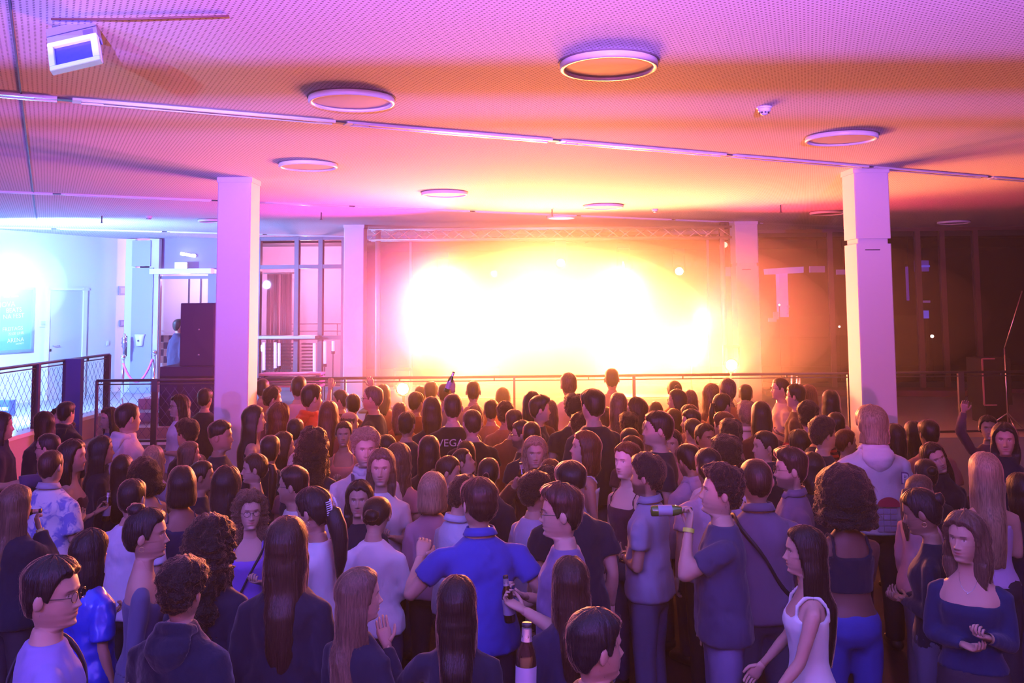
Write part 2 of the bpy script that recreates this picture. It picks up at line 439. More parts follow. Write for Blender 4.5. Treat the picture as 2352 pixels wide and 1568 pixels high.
# ------------------------------------------------------------------ left wall : poster, recessed door, small plates
def wl_at(px, py):
    """point of the left wall plane seen at a pixel"""
    r = ray(px, py); o = Vector((0, 0, CZ))
    t = (LW0-o).dot(LN)/r.dot(LN)
    return o + r*t
WRZ = math.atan2(LU.y, LU.x)
def wall_frame(p, off=0.0):
    """matrix: x along the wall (to the photo's right), y up, z out of the wall"""
    ex, ey, ez = LU, Vector((0, 0, 1)), LN
    p = p+LN*off
    return Matrix(((ex.x, ey.x, ez.x, p.x), (ex.y, ey.y, ez.y, p.y), (ex.z, ey.z, ez.z, p.z), (0, 0, 0, 1)))
def wplate(mb, x0, y0, x1, y1, off, th):
    a = wl_at(x0, y0); b = wl_at(x1, y1); c = (a+b)/2
    w_ = abs((b-a).dot(LU)); h_ = abs(a.z-b.z)
    return mb.box((0, 0, 0), (w_, h_, th), M=wall_frame(c, off)), w_, h_, c
# door: dark recess frame, leaf set back in the wall colour
door_m = mat('door_paint', (0.50, 0.52, 0.60), 0.5)
jm = MB(); _, dw, dh, dc = wplate(jm, 112, 668, 186, 912, 0.0, 0.02)
jm = MB()
M0 = wall_frame(dc, 0)
jm.box((0, 0, 0), (0.10, dh+0.1, 0.06), M=M0 @ Matrix.Translation((dw/2, 0.03, 0.03)))
jm.box((0, 0, 0), (0.06, dh+0.1, 0.06), M=M0 @ Matrix.Translation((-dw/2-0.03, 0.03, 0.03)))
jm.box((0, 0, 0), (dw+0.15, 0.05, 0.06), M=M0 @ Matrix.Translation((0.02, dh/2+0.04, 0.03)))
d1 = empty('door_1'); tag(d1, kind='structure')
MB().box((0, 0, 0), (dw, dh, 0.03), M=M0 @ Matrix.Translation((0, 0, 0.008))).build('door_leaf', door_m, d1)
jm.build('door_frame', white, d1)
hp = wl_at(119, 794)
hm_ = MB(); Mh = wall_frame(hp, 0.03)
hm_.tube([Mh @ Vector((0, 0, 0)), Mh @ Vector((0, 0, 0.05)), Mh @ Vector((0.13, 0, 0.05))], 0.010, 8); hm_.build('door_handle', chrome, d1)
lk = MB(); lk.box((0, 0, 0), (0.04, 0.05, 0.02), M=wall_frame(wl_at(113, 804), 0.03)); lk.build('lock_rosette', chrome, d1)
# poster in a glazed frame
pt = empty('poster', (0, 0, 0), 0, 'framed event poster with pale lettering on the left blue wall', 'poster')
a = wl_at(-60, 661); b = wl_at(69, 804); pc = (a+b)/2; pw = abs((b-a).dot(LU)); ph = abs(a.z-b.z)
MP = wall_frame(pc, 0.0)
f = MB()
for (cx, cy, sx, sy) in ((0, ph/2, pw+0.06, 0.05), (0, -ph/2, pw+0.06, 0.05), (-pw/2, 0, 0.05, ph), (pw/2, 0, 0.05, ph)):
    f.box((0, 0, 0), (sx, sy, 0.06), M=MP @ Matrix.Translation((cx, cy, 0.03)))
f.build('frame', mat('poster_frame', (0.35, 0.55, 0.75), 0.3, metal=0.6), pt)
MB().box((0, 0, 0), (pw, ph, 0.01), M=MP @ Matrix.Translation((0, 0, 0.015))).build('sheet', mat('poster_print', (0.10, 0.38, 0.62), 0.5), pt)
txm = mat('poster_ink', (0.92, 0.93, 0.92), 0.5)
def ptext(s, px, py, size, rot=0):
    p = wl_at(px, py); text_mesh('lettering', s, size, txm, pt, wall_frame(p, 0.024) @ Matrix.Rotation(rot, 4, 'Z'), 0.001, align='RIGHT')
ptext('IMMER WIEDER', 41, 680, 0.05, 0.06); ptext('NOVA', 33, 698, 0.15, 0.06); ptext('BEATS', 48, 711, 0.13, 0.06); ptext('NA FEST', 54, 724, 0.13, 0.06)
ptext('FREITAGS', 51, 753, 0.11, 0.05); ptext('22.00 UHR', 53, 764, 0.08, 0.05); ptext('ARENA', 53, 779, 0.12, 0.05); ptext('EINTRITT', 53, 788, 0.045, 0.05)
# plates on the wall
def small(name, x0, y0, x1, y1, m_, label, cat, th=0.02, inner=None):
    r = empty(name, (0, 0, 0), 0, label, cat)
    mb, w_, h_, c = wplate(MB(), x0, y0, x1, y1, th/2, th); mb.build('plate', m_, r)
    MB().box((0, 0, 0), (w_*0.62, h_*0.62, 0.006), M=wall_frame(c, th+0.003)).build('inset', inner or wallblue, r)
    return r
plate_m = mat('plate_grey', (0.30, 0.28, 0.45), 0.5); plate_in = mat('plate_inset', (0.45, 0.43, 0.62), 0.5)
small('wall_sign', 272, 657, 287, 677, plate_m, 'upper small square sign on the wall left of the blue doorway', 'sign', inner=plate_in)
small('wall_sign', 274, 735, 286, 749, plate_m, 'lower small square sign on the wall left of the blue doorway', 'sign', inner=plate_in)
small('door_sign', 90, 734, 105, 750, wallblue, 'pale name plate on the wall left of the grey door', 'sign', inner=plate_in)
small('light_switch', 245, 783, 250, 793, white, 'small light switch on the wall right of the grey door', 'switch')

# ------------------------------------------------------------------ entrance bay at the far corner: blue pier, portal and glazed doorway
bay = at(352, 700, 20.9)
pier_m = mat('pier_panel', (0.38, 0.42, 0.72), 0.5)
def eo(px, py, d=20.8): return at(px, py, d)
pr = empty('wall_panel_pier', (0, 0, 0)); tag(pr, kind='structure')
def face_box(x0, y0, x1, y1, d, th, name, m_, parent):
    a = at(x0, y0, d); b = at(x1, y1, d); c = (a+b)/2
    return MB().box((c.x, d+th/2, c.z), (abs(b.x-a.x), th, abs(a.z-b.z))).build(name, m_, parent)
face_box(304, 552, 345, 611, 20.7, 0.15, 'upper_panel', pier_m, pr)
face_box(304, 615, 345, 905, 20.7, 0.15, 'lower_panel', pier_m, pr)
face_box(345, 548, 358, 905, 20.75, 0.15, 'edge_strip', wallblue, pr)
face_box(290, 549, 304, 908, 20.85, 0.25, 'corner_strip', wallblue, pr)
# wall behind the doorway: corridor seen through it
co = empty('wall_corridor', (0, 0, 0)); tag(co, kind='structure')
face_box(352, 545, 500, 618, 21.0, 0.12, 'transom_wall', mat('transom', (0.30, 0.28, 0.55), 0.6), co)
face_box(352, 600, 500, 910, 23.4, 0.12, 'corridor_wall', mat('corridor_paint', (0.72, 0.66, 0.78), 0.8), co)
for xx in (433, 460):
    face_box(xx-0.6, 640, xx+0.6, 745, 23.35, 0.03, 'panel_joint', darksteel, co)
d2 = empty('door_2', (0, 0, 0)); tag(d2, kind='structure')
face_box(343, 617, 484, 628, 20.6, 0.25, 'door_operator', mat('operator_white', (0.85, 0.88, 0.95), 0.4), d2)
face_box(352, 628, 362, 905, 20.8, 0.12, 'door_jamb', frame_m, d2)
face_box(478, 628, 492, 905, 20.8, 0.12, 'door_jamb', frame_m, d2)
face_box(362, 634, 478, 640, 20.85, 0.05, 'door_closer', frame_m, d2)
# checkered tiles beside the doorway
tl = empty('tiled_panel', (0, 0, 0), 0, 'checkered dark and pale tile panel inside the blue doorway', 'tile panel')
ta, tb = mat('tile_dark', (0.14, 0.13, 0.30), 0.4), mat('tile_pale', (0.75, 0.62, 0.72), 0.4)
rnd = random.Random(3)
for r_ in range(4):
    for c_ in range(3):
        face_box(364+c_*12, 770+r_*16, 375+c_*12, 785+r_*16, 22.6-0.01*((r_+c_) % 2), 0.03, 'tile', ta if (r_+c_) % 2 == 0 else tb, tl)
face_box(362, 758, 402, 761, 22.5, 0.08, 'ledge', mat('ledge_pale', (0.8, 0.75, 0.8), 0.4), tl)
face_box(362, 766, 402, 768, 22.5, 0.08, 'ledge', MATS['ledge_pale'], tl)
# exit sign and tube lamp over the door
ex = empty('exit_sign', (0, 0, 0), 0, 'small lit exit sign standing on the white bar over the doorway', 'exit sign')
face_box(401, 602, 430, 617, 20.55, 0.08, 'housing', white, ex)
face_box(403, 604, 428, 615, 20.52, 0.02, 'lit_face', mat('exit_glow', (0.8, 1, 0.85), 0.5, emit=(0.75, 1.0, 0.9), es=3.0), ex)
tp = at(432, 585, 20.9)
tb_ = empty('tube_lamp', tp, 0, 'short glowing tube lamp above the exit sign', 'lamp')
MB().tube([(-0.17, 0, 0.03), (0.17, 0, -0.03)], 0.035, 10).build('diffuser', mat('tube_glow', (1, 1, 1), 0.5, emit=(0.85, 0.9, 1.0), es=6.0), tb_)
MB().box((0, 0.05, 0.0), (0.30, 0.04, 0.05)).build('mount', white, tb_)
# soap dispenser on the pier
dp = at(321, 781, 20.675)
ds = empty('hand_dispenser', dp, 0, 'white hand sanitiser dispenser on the blue pier beside the doorway', 'dispenser')
m = MB(); rings = [(-0.135, 0.060, 0.045), (-0.12, 0.075, 0.06), (0.0, 0.085, 0.07), (0.08, 0.10, 0.075), (0.12, 0.115, 0.06), (0.135, 0.11, 0.03)]
vs = [];
for z, hw, dp_ in rings: vs += [(-hw, 0.02, z), (-hw, -dp_*0.6, z), (-hw*0.6, -dp_, z), (hw*0.6, -dp_, z), (hw, -dp_*0.6, z), (hw, 0.02, z)]
fs = [tuple(range(6))]+[tuple(range(30, 36))[::-1]]
for i in range(5):
    for k in range(6): fs.append((i*6+k, i*6+(k+1) % 6, (i+1)*6+(k+1) % 6, (i+1)*6+k))
m.add(vs, fs, True).build('housing', mat('dispenser_white', (0.9, 0.92, 0.95), 0.35), ds)
MB().ring([(0.001, 0.0), (0.020, 0.0), (0.020, 0.012), (0.001, 0.012)], 14).build('button', darksteel, ds, M=Matrix.Translation(Vector((0, -0.078, -0.01))) @ Matrix.Rotation(R(90), 4, 'X'))
# figure-like chrome coat stand / bottle display by the pier
cs = empty('wall_sconce', (0, 0, 0), 0, 'ribbed silver wall lamp beside the rope post, left of the pier', 'lamp')
sp = at(285, 795, 20.3)
m = MB(); pr_ = []
for i in range(17):
    t_ = i/16; z_ = 0.28-0.56*t_; pr_.append((max(0.004, 0.055*math.sin(math.pi*min(1, t_*1.15+0.12))*(1+0.25*math.sin(t_*40))), z_))
m.ring(pr_, 20).build('ribbed_body', mat('sconce_silver', (0.45, 0.42, 0.62), 0.25, metal=0.8), cs, loc=sp)
MB().box((sp.x, sp.y+0.05, sp.z), (0.05, 0.10, 0.45)).build('back_plate', darksteel, cs)

# ------------------------------------------------------------------ rope posts
def rope_post(px, ytop, d, label):
    p = at(px, ytop, d); h = p.z-PZ
    r = empty('rope_post', (p.x, p.y, PZ), 0, label, 'barrier post', 'chrome rope posts by the doorway')
    MB().tube([(0, 0, 0.02), (0, 0, h-0.06)], 0.030, 14).build('pole', chrome, r)
    MB().ring([(0.001, 0.035), (0.03, 0.035), (0.14, 0.012), (0.15, 0.0)], 24).build('foot', chrome, r)
    MB().ring([(0.031, h-0.10), (0.045, h-0.08), (0.048, h-0.04), (0.03, h-0.01), (0.001, h)], 18).build('cap', chrome, r)
    return Vector((p.x, p.y, PZ+h-0.12))
e1 = rope_post(283, 813, 17.6, 'left chrome rope post in front of the blue pier')
e2 = rope_post(355, 803, 17.6, 'right chrome rope post at the doorway')
pts = [e1.lerp(e2, t)+Vector((0, -0.04, -0.44*(1-(2*t-1)**2))) for t in np.linspace(0.03, 0.97, 16)]
tag(MB().tube(pts, 0.022, 8).build('barrier_rope', mat('rope_pink', (0.75, 0.10, 0.38), 0.7)), 'pink velvet rope sagging between the two chrome posts', 'rope')

# ------------------------------------------------------------------ railings
wire = mat('wire_mesh', (0.10, 0.10, 0.22), 0.5, metal=0.4)
def flatpost(mb, p, h, w_=0.06, t=0.06, rz=0): mb.box((p.x, p.y, p.z+h/2), (w_, t, h), rz)
def mesh_infill(A, B, h, n, parent):
    """diamond wire net between two base points, h high"""
    mb = MB(); L = (B-A).length; D = (B-A).normalized(); st = 0.13
    k = -int(h/st)-1
    def clip(x0, slope):
        # line x = x0 + slope*z ; z 0..h ; clip x to 0..L
        zs = [0.0, h]; xs = [x0, x0+slope*h]
        za, zb = 0.0, h
        for lim in (0, L):
            z_ = (lim-x0)/slope
            if 0 < z_ < h:
                inside0 = 0 <= x0 <= L
                if inside0: zb = min(zb, z_)
                else: za = max(za, z_)
        xa = x0+slope*za; xb = x0+slope*zb
        if -1e-6 <= xa <= L+1e-6 and -1e-6 <= xb <= L+1e-6 and zb-za > 0.02: return (xa, za, xb, zb)
    x0 = -h
    while x0 < L+h:
        for s_ in (0.75, -0.75):
            c = clip(x0, s_)
            if c: mb.bar(A+D*c[0]+Vector((0, 0, c[1])), A+D*c[2]+Vector((0, 0, c[3])), 0.0035, 0.0035)
        x0 += st
    o = mb.build('wire_net', wire, parent); o['kind'] = 'stuff'
    return o
def toprail(A, B, parent, m_=darksteel, steps=1.3):
    MB().tube([A, B], 0.020, 8).build('handrail', m_, parent)
    MB().tube([A-Vector((0, 0, 0.055)), B-Vector((0, 0, 0.055))], 0.009, 6).build('under_rail', m_, parent)
    L = (B-A).length; n = max(1, int(L/steps)); 
    for i in range(n):
        p = A.lerp(B, (i+0.5)/n)
        MB().box((p.x, p.y, p.z-0.03), (0.02, 0.02, 0.06)).build('bracket', m_, parent)
# a) curb and railing on the left gallery, running away from the camera
curb_z = 0.9; cx = -6.33
CU0 = Vector((cx, 6.0, curb_z)); CU1 = Vector((cx, 14.6, curb_z))
struct(MB().box((cx-0.10, 10.3, (curb_z+DZ)/2), (0.2, 8.6, curb_z-DZ-0.005)), 'wall_curb_left', fascia_m)
struct(MB().box((cx-0.10, 10.3, curb_z+0.02), (0.26, 8.6, 0.05)), 'trim_2', white_semi)
ra = empty('railing', (cx, 10, curb_z), 0, 'dark wire-net railing climbing along the left gallery edge', 'railing')
for y_ in (9.4, 11.2, 12.35, 14.5):
    m = MB(); m.box((cx-0.08, y_, curb_z+0.47), (0.09, 0.06, 0.86)); m.build('post', darksteel, ra)
o_ = MB().box((cx+0.03, 13.15, curb_z+0.36), (0.26, 0.10, 1.12)); o_.build('wide_post', mat('post_blue', (0.05, 0.07, 0.30), 0.5), ra)
toprail(Vector((cx-0.08, 6.0, curb_z+0.90)), Vector((cx-0.08, 14.55, curb_z+0.90)), ra)
for y0_, y1_ in ((9.45, 11.15), (11.25, 12.3), (12.4, 14.45)):
    mesh_infill(Vector((cx-0.08, y0_, curb_z+0.06)), Vector((cx-0.08, y1_, curb_z+0.06)), 0.76, 10, ra)
for o in ra.children: o.matrix_parent_inverse = ra.matrix_world.inverted() if False else Matrix.Translation((-cx, -10, -curb_z))
# b) railing along the back edge of the dance floor
def back_rail(x0, x1, d0, d1, label, posts, net=None, m_=darksteel):
    A = at(x0, 874-(x0-222)*0.0098, d0); B = at(x1, 874-(x1-222)*0.0098, d1)
    r = empty('railing', (0, 0, 0), 0, label, 'railing', 'low railings round the dance floor')
    toprail(A, B, r, m_)
    MB().bar(Vector((A.x, A.y, PZ+0.07)), Vector((B.x, B.y, PZ+0.07)), 0.03, 0.03).build('bottom_rail', m_, r)
    for px, wp in posts:
        t = (px-x0)/(x1-x0); p = A.lerp(B, t)
        MB().box((p.x, p.y, (p.z+PZ)/2), (wp*p.y/FPX, 0.05, p.z-PZ)).build('post', m_, r)
    if net:
        mesh_infill(Vector((A.x, A.y, PZ+0.1)), Vector((B.x, B.y, PZ+0.1)), 0.72, 10, r)
    return r
back_rail(222, 500, 13.0, 13.05, 'wire-net railing in front of the speaker stack at the left', [(223, 4), (356, 13)], net=True)
back_rail(592, 1676, 13.05, 13.1, 'thin double handrail in front of the stage, behind the crowd', [(1455, 7), (792, 5), (1180, 5)])
rr = back_rail(1680, 2420, 13.1, 13.5, 'dark railing behind the crowd on the right', [(1942, 4), (2201, 13)], net=False)
# stairs up to the gallery beside the curb
st = empty('stairs', (0, 0, 0), 0, 'low purple-lit steps behind the left railing', 'stairs')
for i in range(3):
    a = at(300, 1000-25*i, 13.6+i*0.75)
    MB().box((-5.35, 14.0+i*0.5, PZ+0.08+0.08*i), (1.3, 0.55, 0.16+0.16*i)).build('step', fascia_m, st)

# ------------------------------------------------------------------ speaker stack
def speaker(x0, y0, x1, d, zb, dep, label, cones):
    a = at(x0, y0, d); b = at(x1, y0, d); w_ = b.x-a.x; h_ = a.z-zb
    r = empty('loudspeaker', ((a.x+b.x)/2, d+dep/2, zb), 0, label, 'speaker')
    o = MB().box((0, 0, h_/2), (w_, dep, h_)).build('cabinet', speaker_m, r)
    bv = o.modifiers.new('b', 'BEVEL'); bv.width = 0.012; bv.segments = 2
    MB().box((0, -dep/2-0.006, h_/2), (w_*0.94, 0.012, h_*0.95)).build('grille', mat('grille_dark', (0.035, 0.018, 0.11), 0.7, bump=0.3, bscale=500), r)
    for cz in cones:
        MB().ring([(0.001, 0), (0.014, 0.0), (0.014, 0.008), (0.001, 0.008)], 12).build('badge', steel, r, M=Matrix.Translation((0.03, -dep/2-0.012, h_*cz)) @ Matrix.Rotation(R(90), 4, 'X'))
    for s_ in (-1, 1):
        MB().box((s_*w_/2, 0, h_*0.6), (0.02, 0.16, 0.10)).build('handle', black, r)
    for o in r.children:
        if o.name.startswith('badge'): o.matrix_world = Matrix.Translation(r.location) @ o.matrix_world if False else o.matrix_world
    return r
speaker(367, 842, 492, 13.9, PZ, 0.8, 'wide dark bass speaker at the foot of the left stack', [])
_lz = at(367, 842, 13.9).z
speaker(415, 696, 494, 13.95, _lz, 0.6, 'tall dark speaker box standing on the wide one', [0.58, 0.18])
# small cased light on the gallery floor at the far left
c0 = at(14, 912, 16.5)
bx = empty('floor_lamp_case', (c0.x, c0.y, PZ), 0, 'small blue floor light at the bottom of the left wall', 'stage light')
MB().box((0, 0, 0.16), (0.24, 0.2, 0.26)).build('housing', mat('case_blue', (0.06, 0.10, 0.35), 0.5), bx)
MB().box((0, -0.105, 0.15), (0.20, 0.012, 0.06)).build('label_strip', mat('strip_pale', (0.5, 0.6, 0.9), 0.5), bx)
MB().tube([(-0.13, 0, 0.02), (-0.15, 0, 0.2), (-0.12, 0, 0.3)], 0.01, 6).build('yoke', black, bx)
# big moving head lamp, the origin of the blue-white glare at the left edge
def fixture(name, px, py, d, aim, label, size=0.16, lit=(1, 0.9, 0.6), es=30, hang=True):
    p = at(px, py, d)
    r = empty(name, p, 0, label, 'stage light')
    D = (Vector(aim)-p).normalized(); q = D.to_track_quat('Z', 'Y').to_matrix().to_4x4()
    MB().ring([(0.001, -size*1.3), (size*0.55, -size*1.25), (size*0.75, -size*0.8), (size*0.62, -0.01), (size*0.70, 0.0), (size*0.60, 0.01), (size*0.55, -0.02)], 24).build('lamp_head', black, r).matrix_local = q
    MB().ring([(0.001, 0.006), (size*0.3, 0.004), (size*0.56, -0.004)], 24).build('lens', mat(name+'_lens%d' % int(px), (1, 1, 1), 0.4, emit=lit, es=es), r).matrix_local = q
    y = MB(); zt = 0.32
    for s_ in (-1, 1): y.bar((s_*size*0.85, 0, 0), (s_*size*0.85, 0, zt), 0.02, 0.05)
    y.bar((-size*0.85, 0, zt), (size*0.85, 0, zt), 0.02, 0.05)
    y.build('yoke', black, r)
    if hang:
        MB().box((0, 0, zt+0.05), (size*1.5, size*1.2, 0.1)).build('base', black, r)
    return r, p, D

# ------------------------------------------------------------------ glazed end wall: mullions, panes, night outside
def fpt(px, off=0.0):
    """distance along the facade seen at pixel column px"""
    r = ray(px, 700); r.z = 0; A = FL+FN*off
    # solve s*r = A + t*FU
    t = (A.x*r.y-A.y*r.x)/(FU.y*r.x-FU.x*r.y)
    return t
def zf(py, px):  # height on the facade at pixel
    t = fpt(px); d = (FL+FU*t).y
    return at(px, py, d).z
def window(n, cols, rows, mats=frame_m, bw=0.10, bh=0.09, glassy=True):
    r = empty('window_%d' % n, (0, 0, 0)); tag(r, kind='structure')
    ts = [fpt(c) for c in cols]; cm_ = cols[len(cols)//2]
    zs = [zf(y_, cm_) if not isinstance(y_, str) else float(y_) for y_ in rows]
    for t in ts: wallbar(MB(), t-bw/2, t+bw/2, zs[-1], zs[0], 0.14).build('mullion', mats, r)
    for z in zs: wallbar(MB(), ts[0], ts[-1], z-bh/2, z+bh/2, 0.12).build('transom', mats, r)
    if glassy:
        for i in range(len(ts)-1):
            for j in range(len(zs)-1):
                wallbar(MB(), ts[i]+bw/2, ts[i+1]-bw/2, zs[j+1]+bh/2, zs[j]-bh/2, 0.02).build('pane', glass, r)
    return r
CS, BS = str(CEIL-0.03), str(PZ+0.05)
window(1, [594, 682, 737, 790], [CS, 612, 775, BS])
window(2, [838, 944, 1628, 1684], [CS, BS], bw=0.05)
window(3, [1740, 1910, 2112, 2168, 2245, 2430], [CS, BS], mats=mat('frame_brown', (0.12, 0.07, 0.07), 0.5))
# plinth below the right-hand glazing
struct(wallbar(MB(), fpt(1742), fpt(2268), PZ, zf(893, 2000), 0.5, 0.4), 'trim_3', mat('plinth_rose', (0.50, 0.22, 0.28), 0.6))
struct(wallbar(MB(), fpt(1742), fpt(2268), PZ, PZ+0.12, 0.7, 0.4), 'trim_4', mat('plinth_dark', (0.18, 0.08, 0.11), 0.6))
# curtain in the window left of the stage
cu = empty('curtain', (0, 0, 0), 0, 'pale long curtain behind the glass right of the left column', 'curtain')
cm_ = mat('curtain_cloth', (0.75, 0.60, 0.66), 0.8)
t0, t1 = fpt(601), fpt(657); m = MB(); n = 60; vs = []
for k in range(n+1):
    t = t0+(t1-t0)*k/n; off = -0.35+0.05*math.sin(k*1.1)+0.02*math.sin(k*2.7)
    p = FL+FU*t+FN*off
    vs += [(p.x, p.y, zf(628, 630)), (p.x, p.y, PZ+0.005)]
m.add(vs, [(2*k, 2*k+1, 2*k+3, 2*k+2) for k in range(n)], True); o = m.build('cloth', cm_, cu)
sm = o.modifiers.new('s', 'SOLIDIFY'); sm.thickness = 0.01
MB().tube([FL+FU*(t0-0.1)+FN*-0.35+Vector((0, 0, zf(626, 630))), FL+FU*(t1+0.1)+FN*-0.35+Vector((0, 0, zf(626, 630)))], 0.015, 8).build('rod', steel, cu)
cnt = cm_.node_tree; ct = cnt.nodes.new('ShaderNodeBsdfTranslucent'); ct.inputs[0].default_value = (0.85, 0.62, 0.70, 1)
cx_ = cnt.nodes.new('ShaderNodeMixShader'); cx_.inputs[0].default_value = 0.6
cnt.links.new(cnt.nodes['Principled BSDF'].outputs[0], cx_.inputs[1]); cnt.links.new(ct.outputs[0], cx_.inputs[2]); cnt.links.new(cx_.outputs[0], cnt.nodes['Material Output'].inputs[0])
fa, fb = at(560, 600, 24.4), at(800, 600, 24.4)
struct(MB().box(((fa.x+fb.x)/2, 24.5, (CEIL+PZ)/2), (fb.x-fa.x, 0.12, CEIL-PZ)), 'wall_foyer', mat('foyer_paint', (0.70, 0.48, 0.55), 0.8))
# balcony railing outside, pale sill and slatted blind
ob = empty('balcony_railing', (0, 0, 0), 0, 'thin pale rails crossing the window right of the left column', 'railing')
for y_ in (745, 762):
    z = zf(y_, 690); a = FL+FU*fpt(594)+FN*-0.5; b = FL+FU*fpt(790)+FN*-0.5
    MB().tube([(a.x, a.y, z), (b.x, b.y, z)], 0.012, 6).build('rail', chrome, ob)
for x_ in (648, 720, 760):
    a = FL+FU*fpt(x_)+FN*-0.5; MB().tube([(a.x, a.y, zf(776, 690)), (a.x, a.y, zf(744, 690))], 0.010, 6).build('baluster', chrome, ob)
sl = wallbar(MB(), fpt(594), fpt(737), zf(776, 650), zf(770, 650), 0.5, 0.15).build('window_sill', mat('sill_white', (0.92, 0.88, 0.85), 0.4))
tag(sl, 'bright window sill crossing the glazing right of the left column', 'sill')
bl = empty('slatted_blind', (0, 0, 0), 0, 'horizontal slats in the lower window right of the left column', 'blind')
slat_m = mat('slat_pink', (0.70, 0.40, 0.50), 0.4)
for k in range(11):
    z = zf(792, 680)-k*(zf(792, 680)-zf(868, 680))/10
    wallbar(MB(), fpt(604), fpt(674), z, z+0.035, 0.05, -0.14).build('slat', slat_m, bl)
    wallbar(MB(), fpt(690), fpt(722), z, z+0.035, 0.05, -0.14).build('slat', slat_m, bl)
# tall slim light tubes leaning and standing behind the railing
tube_m = mat('uv_tube', (0.6, 0.5, 1.0), 0.4, emit=(0.55, 0.42, 1.0), es=1.6)
for i, (x_, y0, y1) in enumerate(((606, 786, 850), (632, 786, 845), (641, 788, 840), (722, 788, 860), (746, 784, 835), (765, 783, 806))):
    g = empty('light_tube', (0, 0, 0), 0, ['violet glowing tube nearest the left column, upright in the window', 'violet glowing tube second from the left column', 'violet glowing tube third from the left column, beside the second',
        'violet glowing tube on the mullion right of the blinds', 'violet glowing tube between the blinds and the stage column', 'shortest violet glowing tube beside the stage column'][i], 'light tube', 'upright light tubes in the window')
    a = at(x_, y0, 18.9); b = at(x_, y1, 18.9)
    MB().tube([a, b], 0.03, 8).build('glow_tube', tube_m, g); MB().tube([b, b-Vector((0, 0, 0.06))], 0.04, 8).build('socket', black, g)
    MB().tube([b-Vector((0, 0, 0.06)), Vector((b.x, b.y, PZ))], 0.012, 6).build('stand', black, g)
# the parts of the bright scaffold steps seen low in that window
bn = empty('bench_stack', (0, 0, 0), 0, 'stack of pale folded benches behind the heads right of the left column', 'bench')
for k in range(4):
    z = at(660, 858+k*9, 15.0).z; a = at(600, 860, 15.0); b = at(742, 860, 15.0)
    MB().box(((a.x+b.x)/2, 15.0, z), (b.x-a.x, 0.35, 0.03)).build('board', mat('board_pale', (0.75, 0.5, 0.58), 0.5), bn)
for s_ in (0.06, 0.94):
    a = at(600, 860, 15.0); b = at(742, 860, 15.0); x_ = a.x+(b.x-a.x)*s_; zt = at(660, 858, 15.0).z
    MB().box((x_, 15.0, (zt+PZ)/2), (0.05, 0.3, zt-PZ)).build('leg', darksteel, bn)
# night-side wall far outside
struct(MB().box((2, 27.5, 2.2), (40, 0.2, 4.6)), 'wall_outside', mat('outside_wall', (0.05, 0.04, 0.06), 0.8, bump=0.1))
struct(MB().box((2, 25, PZ-0.05), (40, 5.5, 0.1)), 'floor_terrace', mat('terrace', (0.06, 0.05, 0.06), 0.7, bump=0.1))
struct(MB().box((2, 25, CEIL+0.05), (40, 5.8, 0.1)), 'ceiling_canopy', mat('canopy_dark', (0.10, 0.08, 0.10), 0.7))
# reflections in the right-hand glazing, built as glowing shapes outside it
def outside_box(name, x0, y0, x1, y1, d, m_, parent, th=0.1):
    a = at(x0, y0, d); b = at(x1, y1, d); return MB().box(((a.x+b.x)/2, d+th/2, (a.z+b.z)/2), (abs(b.x-a.x), th, abs(a.z-b.z))).build(name, m_, parent)
vio = mat('violet_reflection', (0.5, 0.3, 0.9), 0.5, emit=(0.50, 0.20, 0.95), es=0.75)
viod = mat('violet_reflection_dim', (0.5, 0.3, 0.9), 0.5, emit=(0.34, 0.10, 0.50), es=0.5)
blu = mat('blue_reflection_glow', (0.2, 0.2, 0.9), 0.5, emit=(0.14, 0.10, 0.95), es=0.8)
lc = empty('reflection_t', (0, 0, 0), 0, 'violet T-shaped reflection beside the back column, built as a glowing shape', 'reflection')  # reflection of lit columns, modelled as a glowing T
outside_box('shaft', 1789, 622, 1812, 728, 23.5, vio, lc, 0.3)
m = MB(); a = at(1762, 617, 23.4); b = at(1846, 612, 23.4); c = at(1846, 626, 23.4); d = at(1764, 630, 23.4)
m.add([a, b, c, d]+[p+Vector((0, 0.35, 0)) for p in (a, b, c, d)], [(0, 1, 2, 3), (7, 6, 5, 4), (0, 4, 5, 1), (1, 5, 6, 2), (2, 6, 7, 3), (3, 7, 4, 0)]); m.build('flat_top', vio, lc)
outside_box('lower_patch', 1766, 730, 1784, 739, 23.4, viod, lc); outside_box('side_block', 1778, 716, 1789, 733, 23.4, viod, lc); 
for k in range(3): outside_box('step_block', 1810, 701+k*8, 1814-k, 706+k*8, 23.4, viod, lc)
for (x0, y0, x1, y1, mm, lb) in ((1861, 611, 1895, 625, viod, 'dim violet reflection in the glass just right of the T-shaped one'), (1923, 619, 1946, 630, viod, 'dim violet reflection in the glass touching the edge of the right column'),
        (1665, 613, 1683, 634, viod, 'dim pink reflection in the glass left of the back column'), (2103, 598, 2134, 623, mat('blue_dim', (0.2, 0.1, 0.5), 0.5, emit=(0.10, 0.03, 0.30), es=0.8), 'blue-violet reflection in the dark glass at the right')):
    g = empty('reflection_patch', (0, 0, 0), 0, lb, 'sign', 'glowing shapes for reflections in the glass')  # each reflection is a glowing box, hung on a rod
    outside_box('lit_face', x0, y0, x1, y1, 23.4, mm, g)
    outside_box('housing', x0-1, y0-1, x1+1, y1+1, 23.5, black, g)
    a_ = at((x0+x1)/2, y0, 23.55); MB().tube([a_, Vector((a_.x, a_.y, CEIL))], 0.012, 6).build('hanger', black, g)
    if x0 == 2103: outside_box('blue_streak', 2103, 609, 2136, 613, 23.35, blu, g, 0.05)
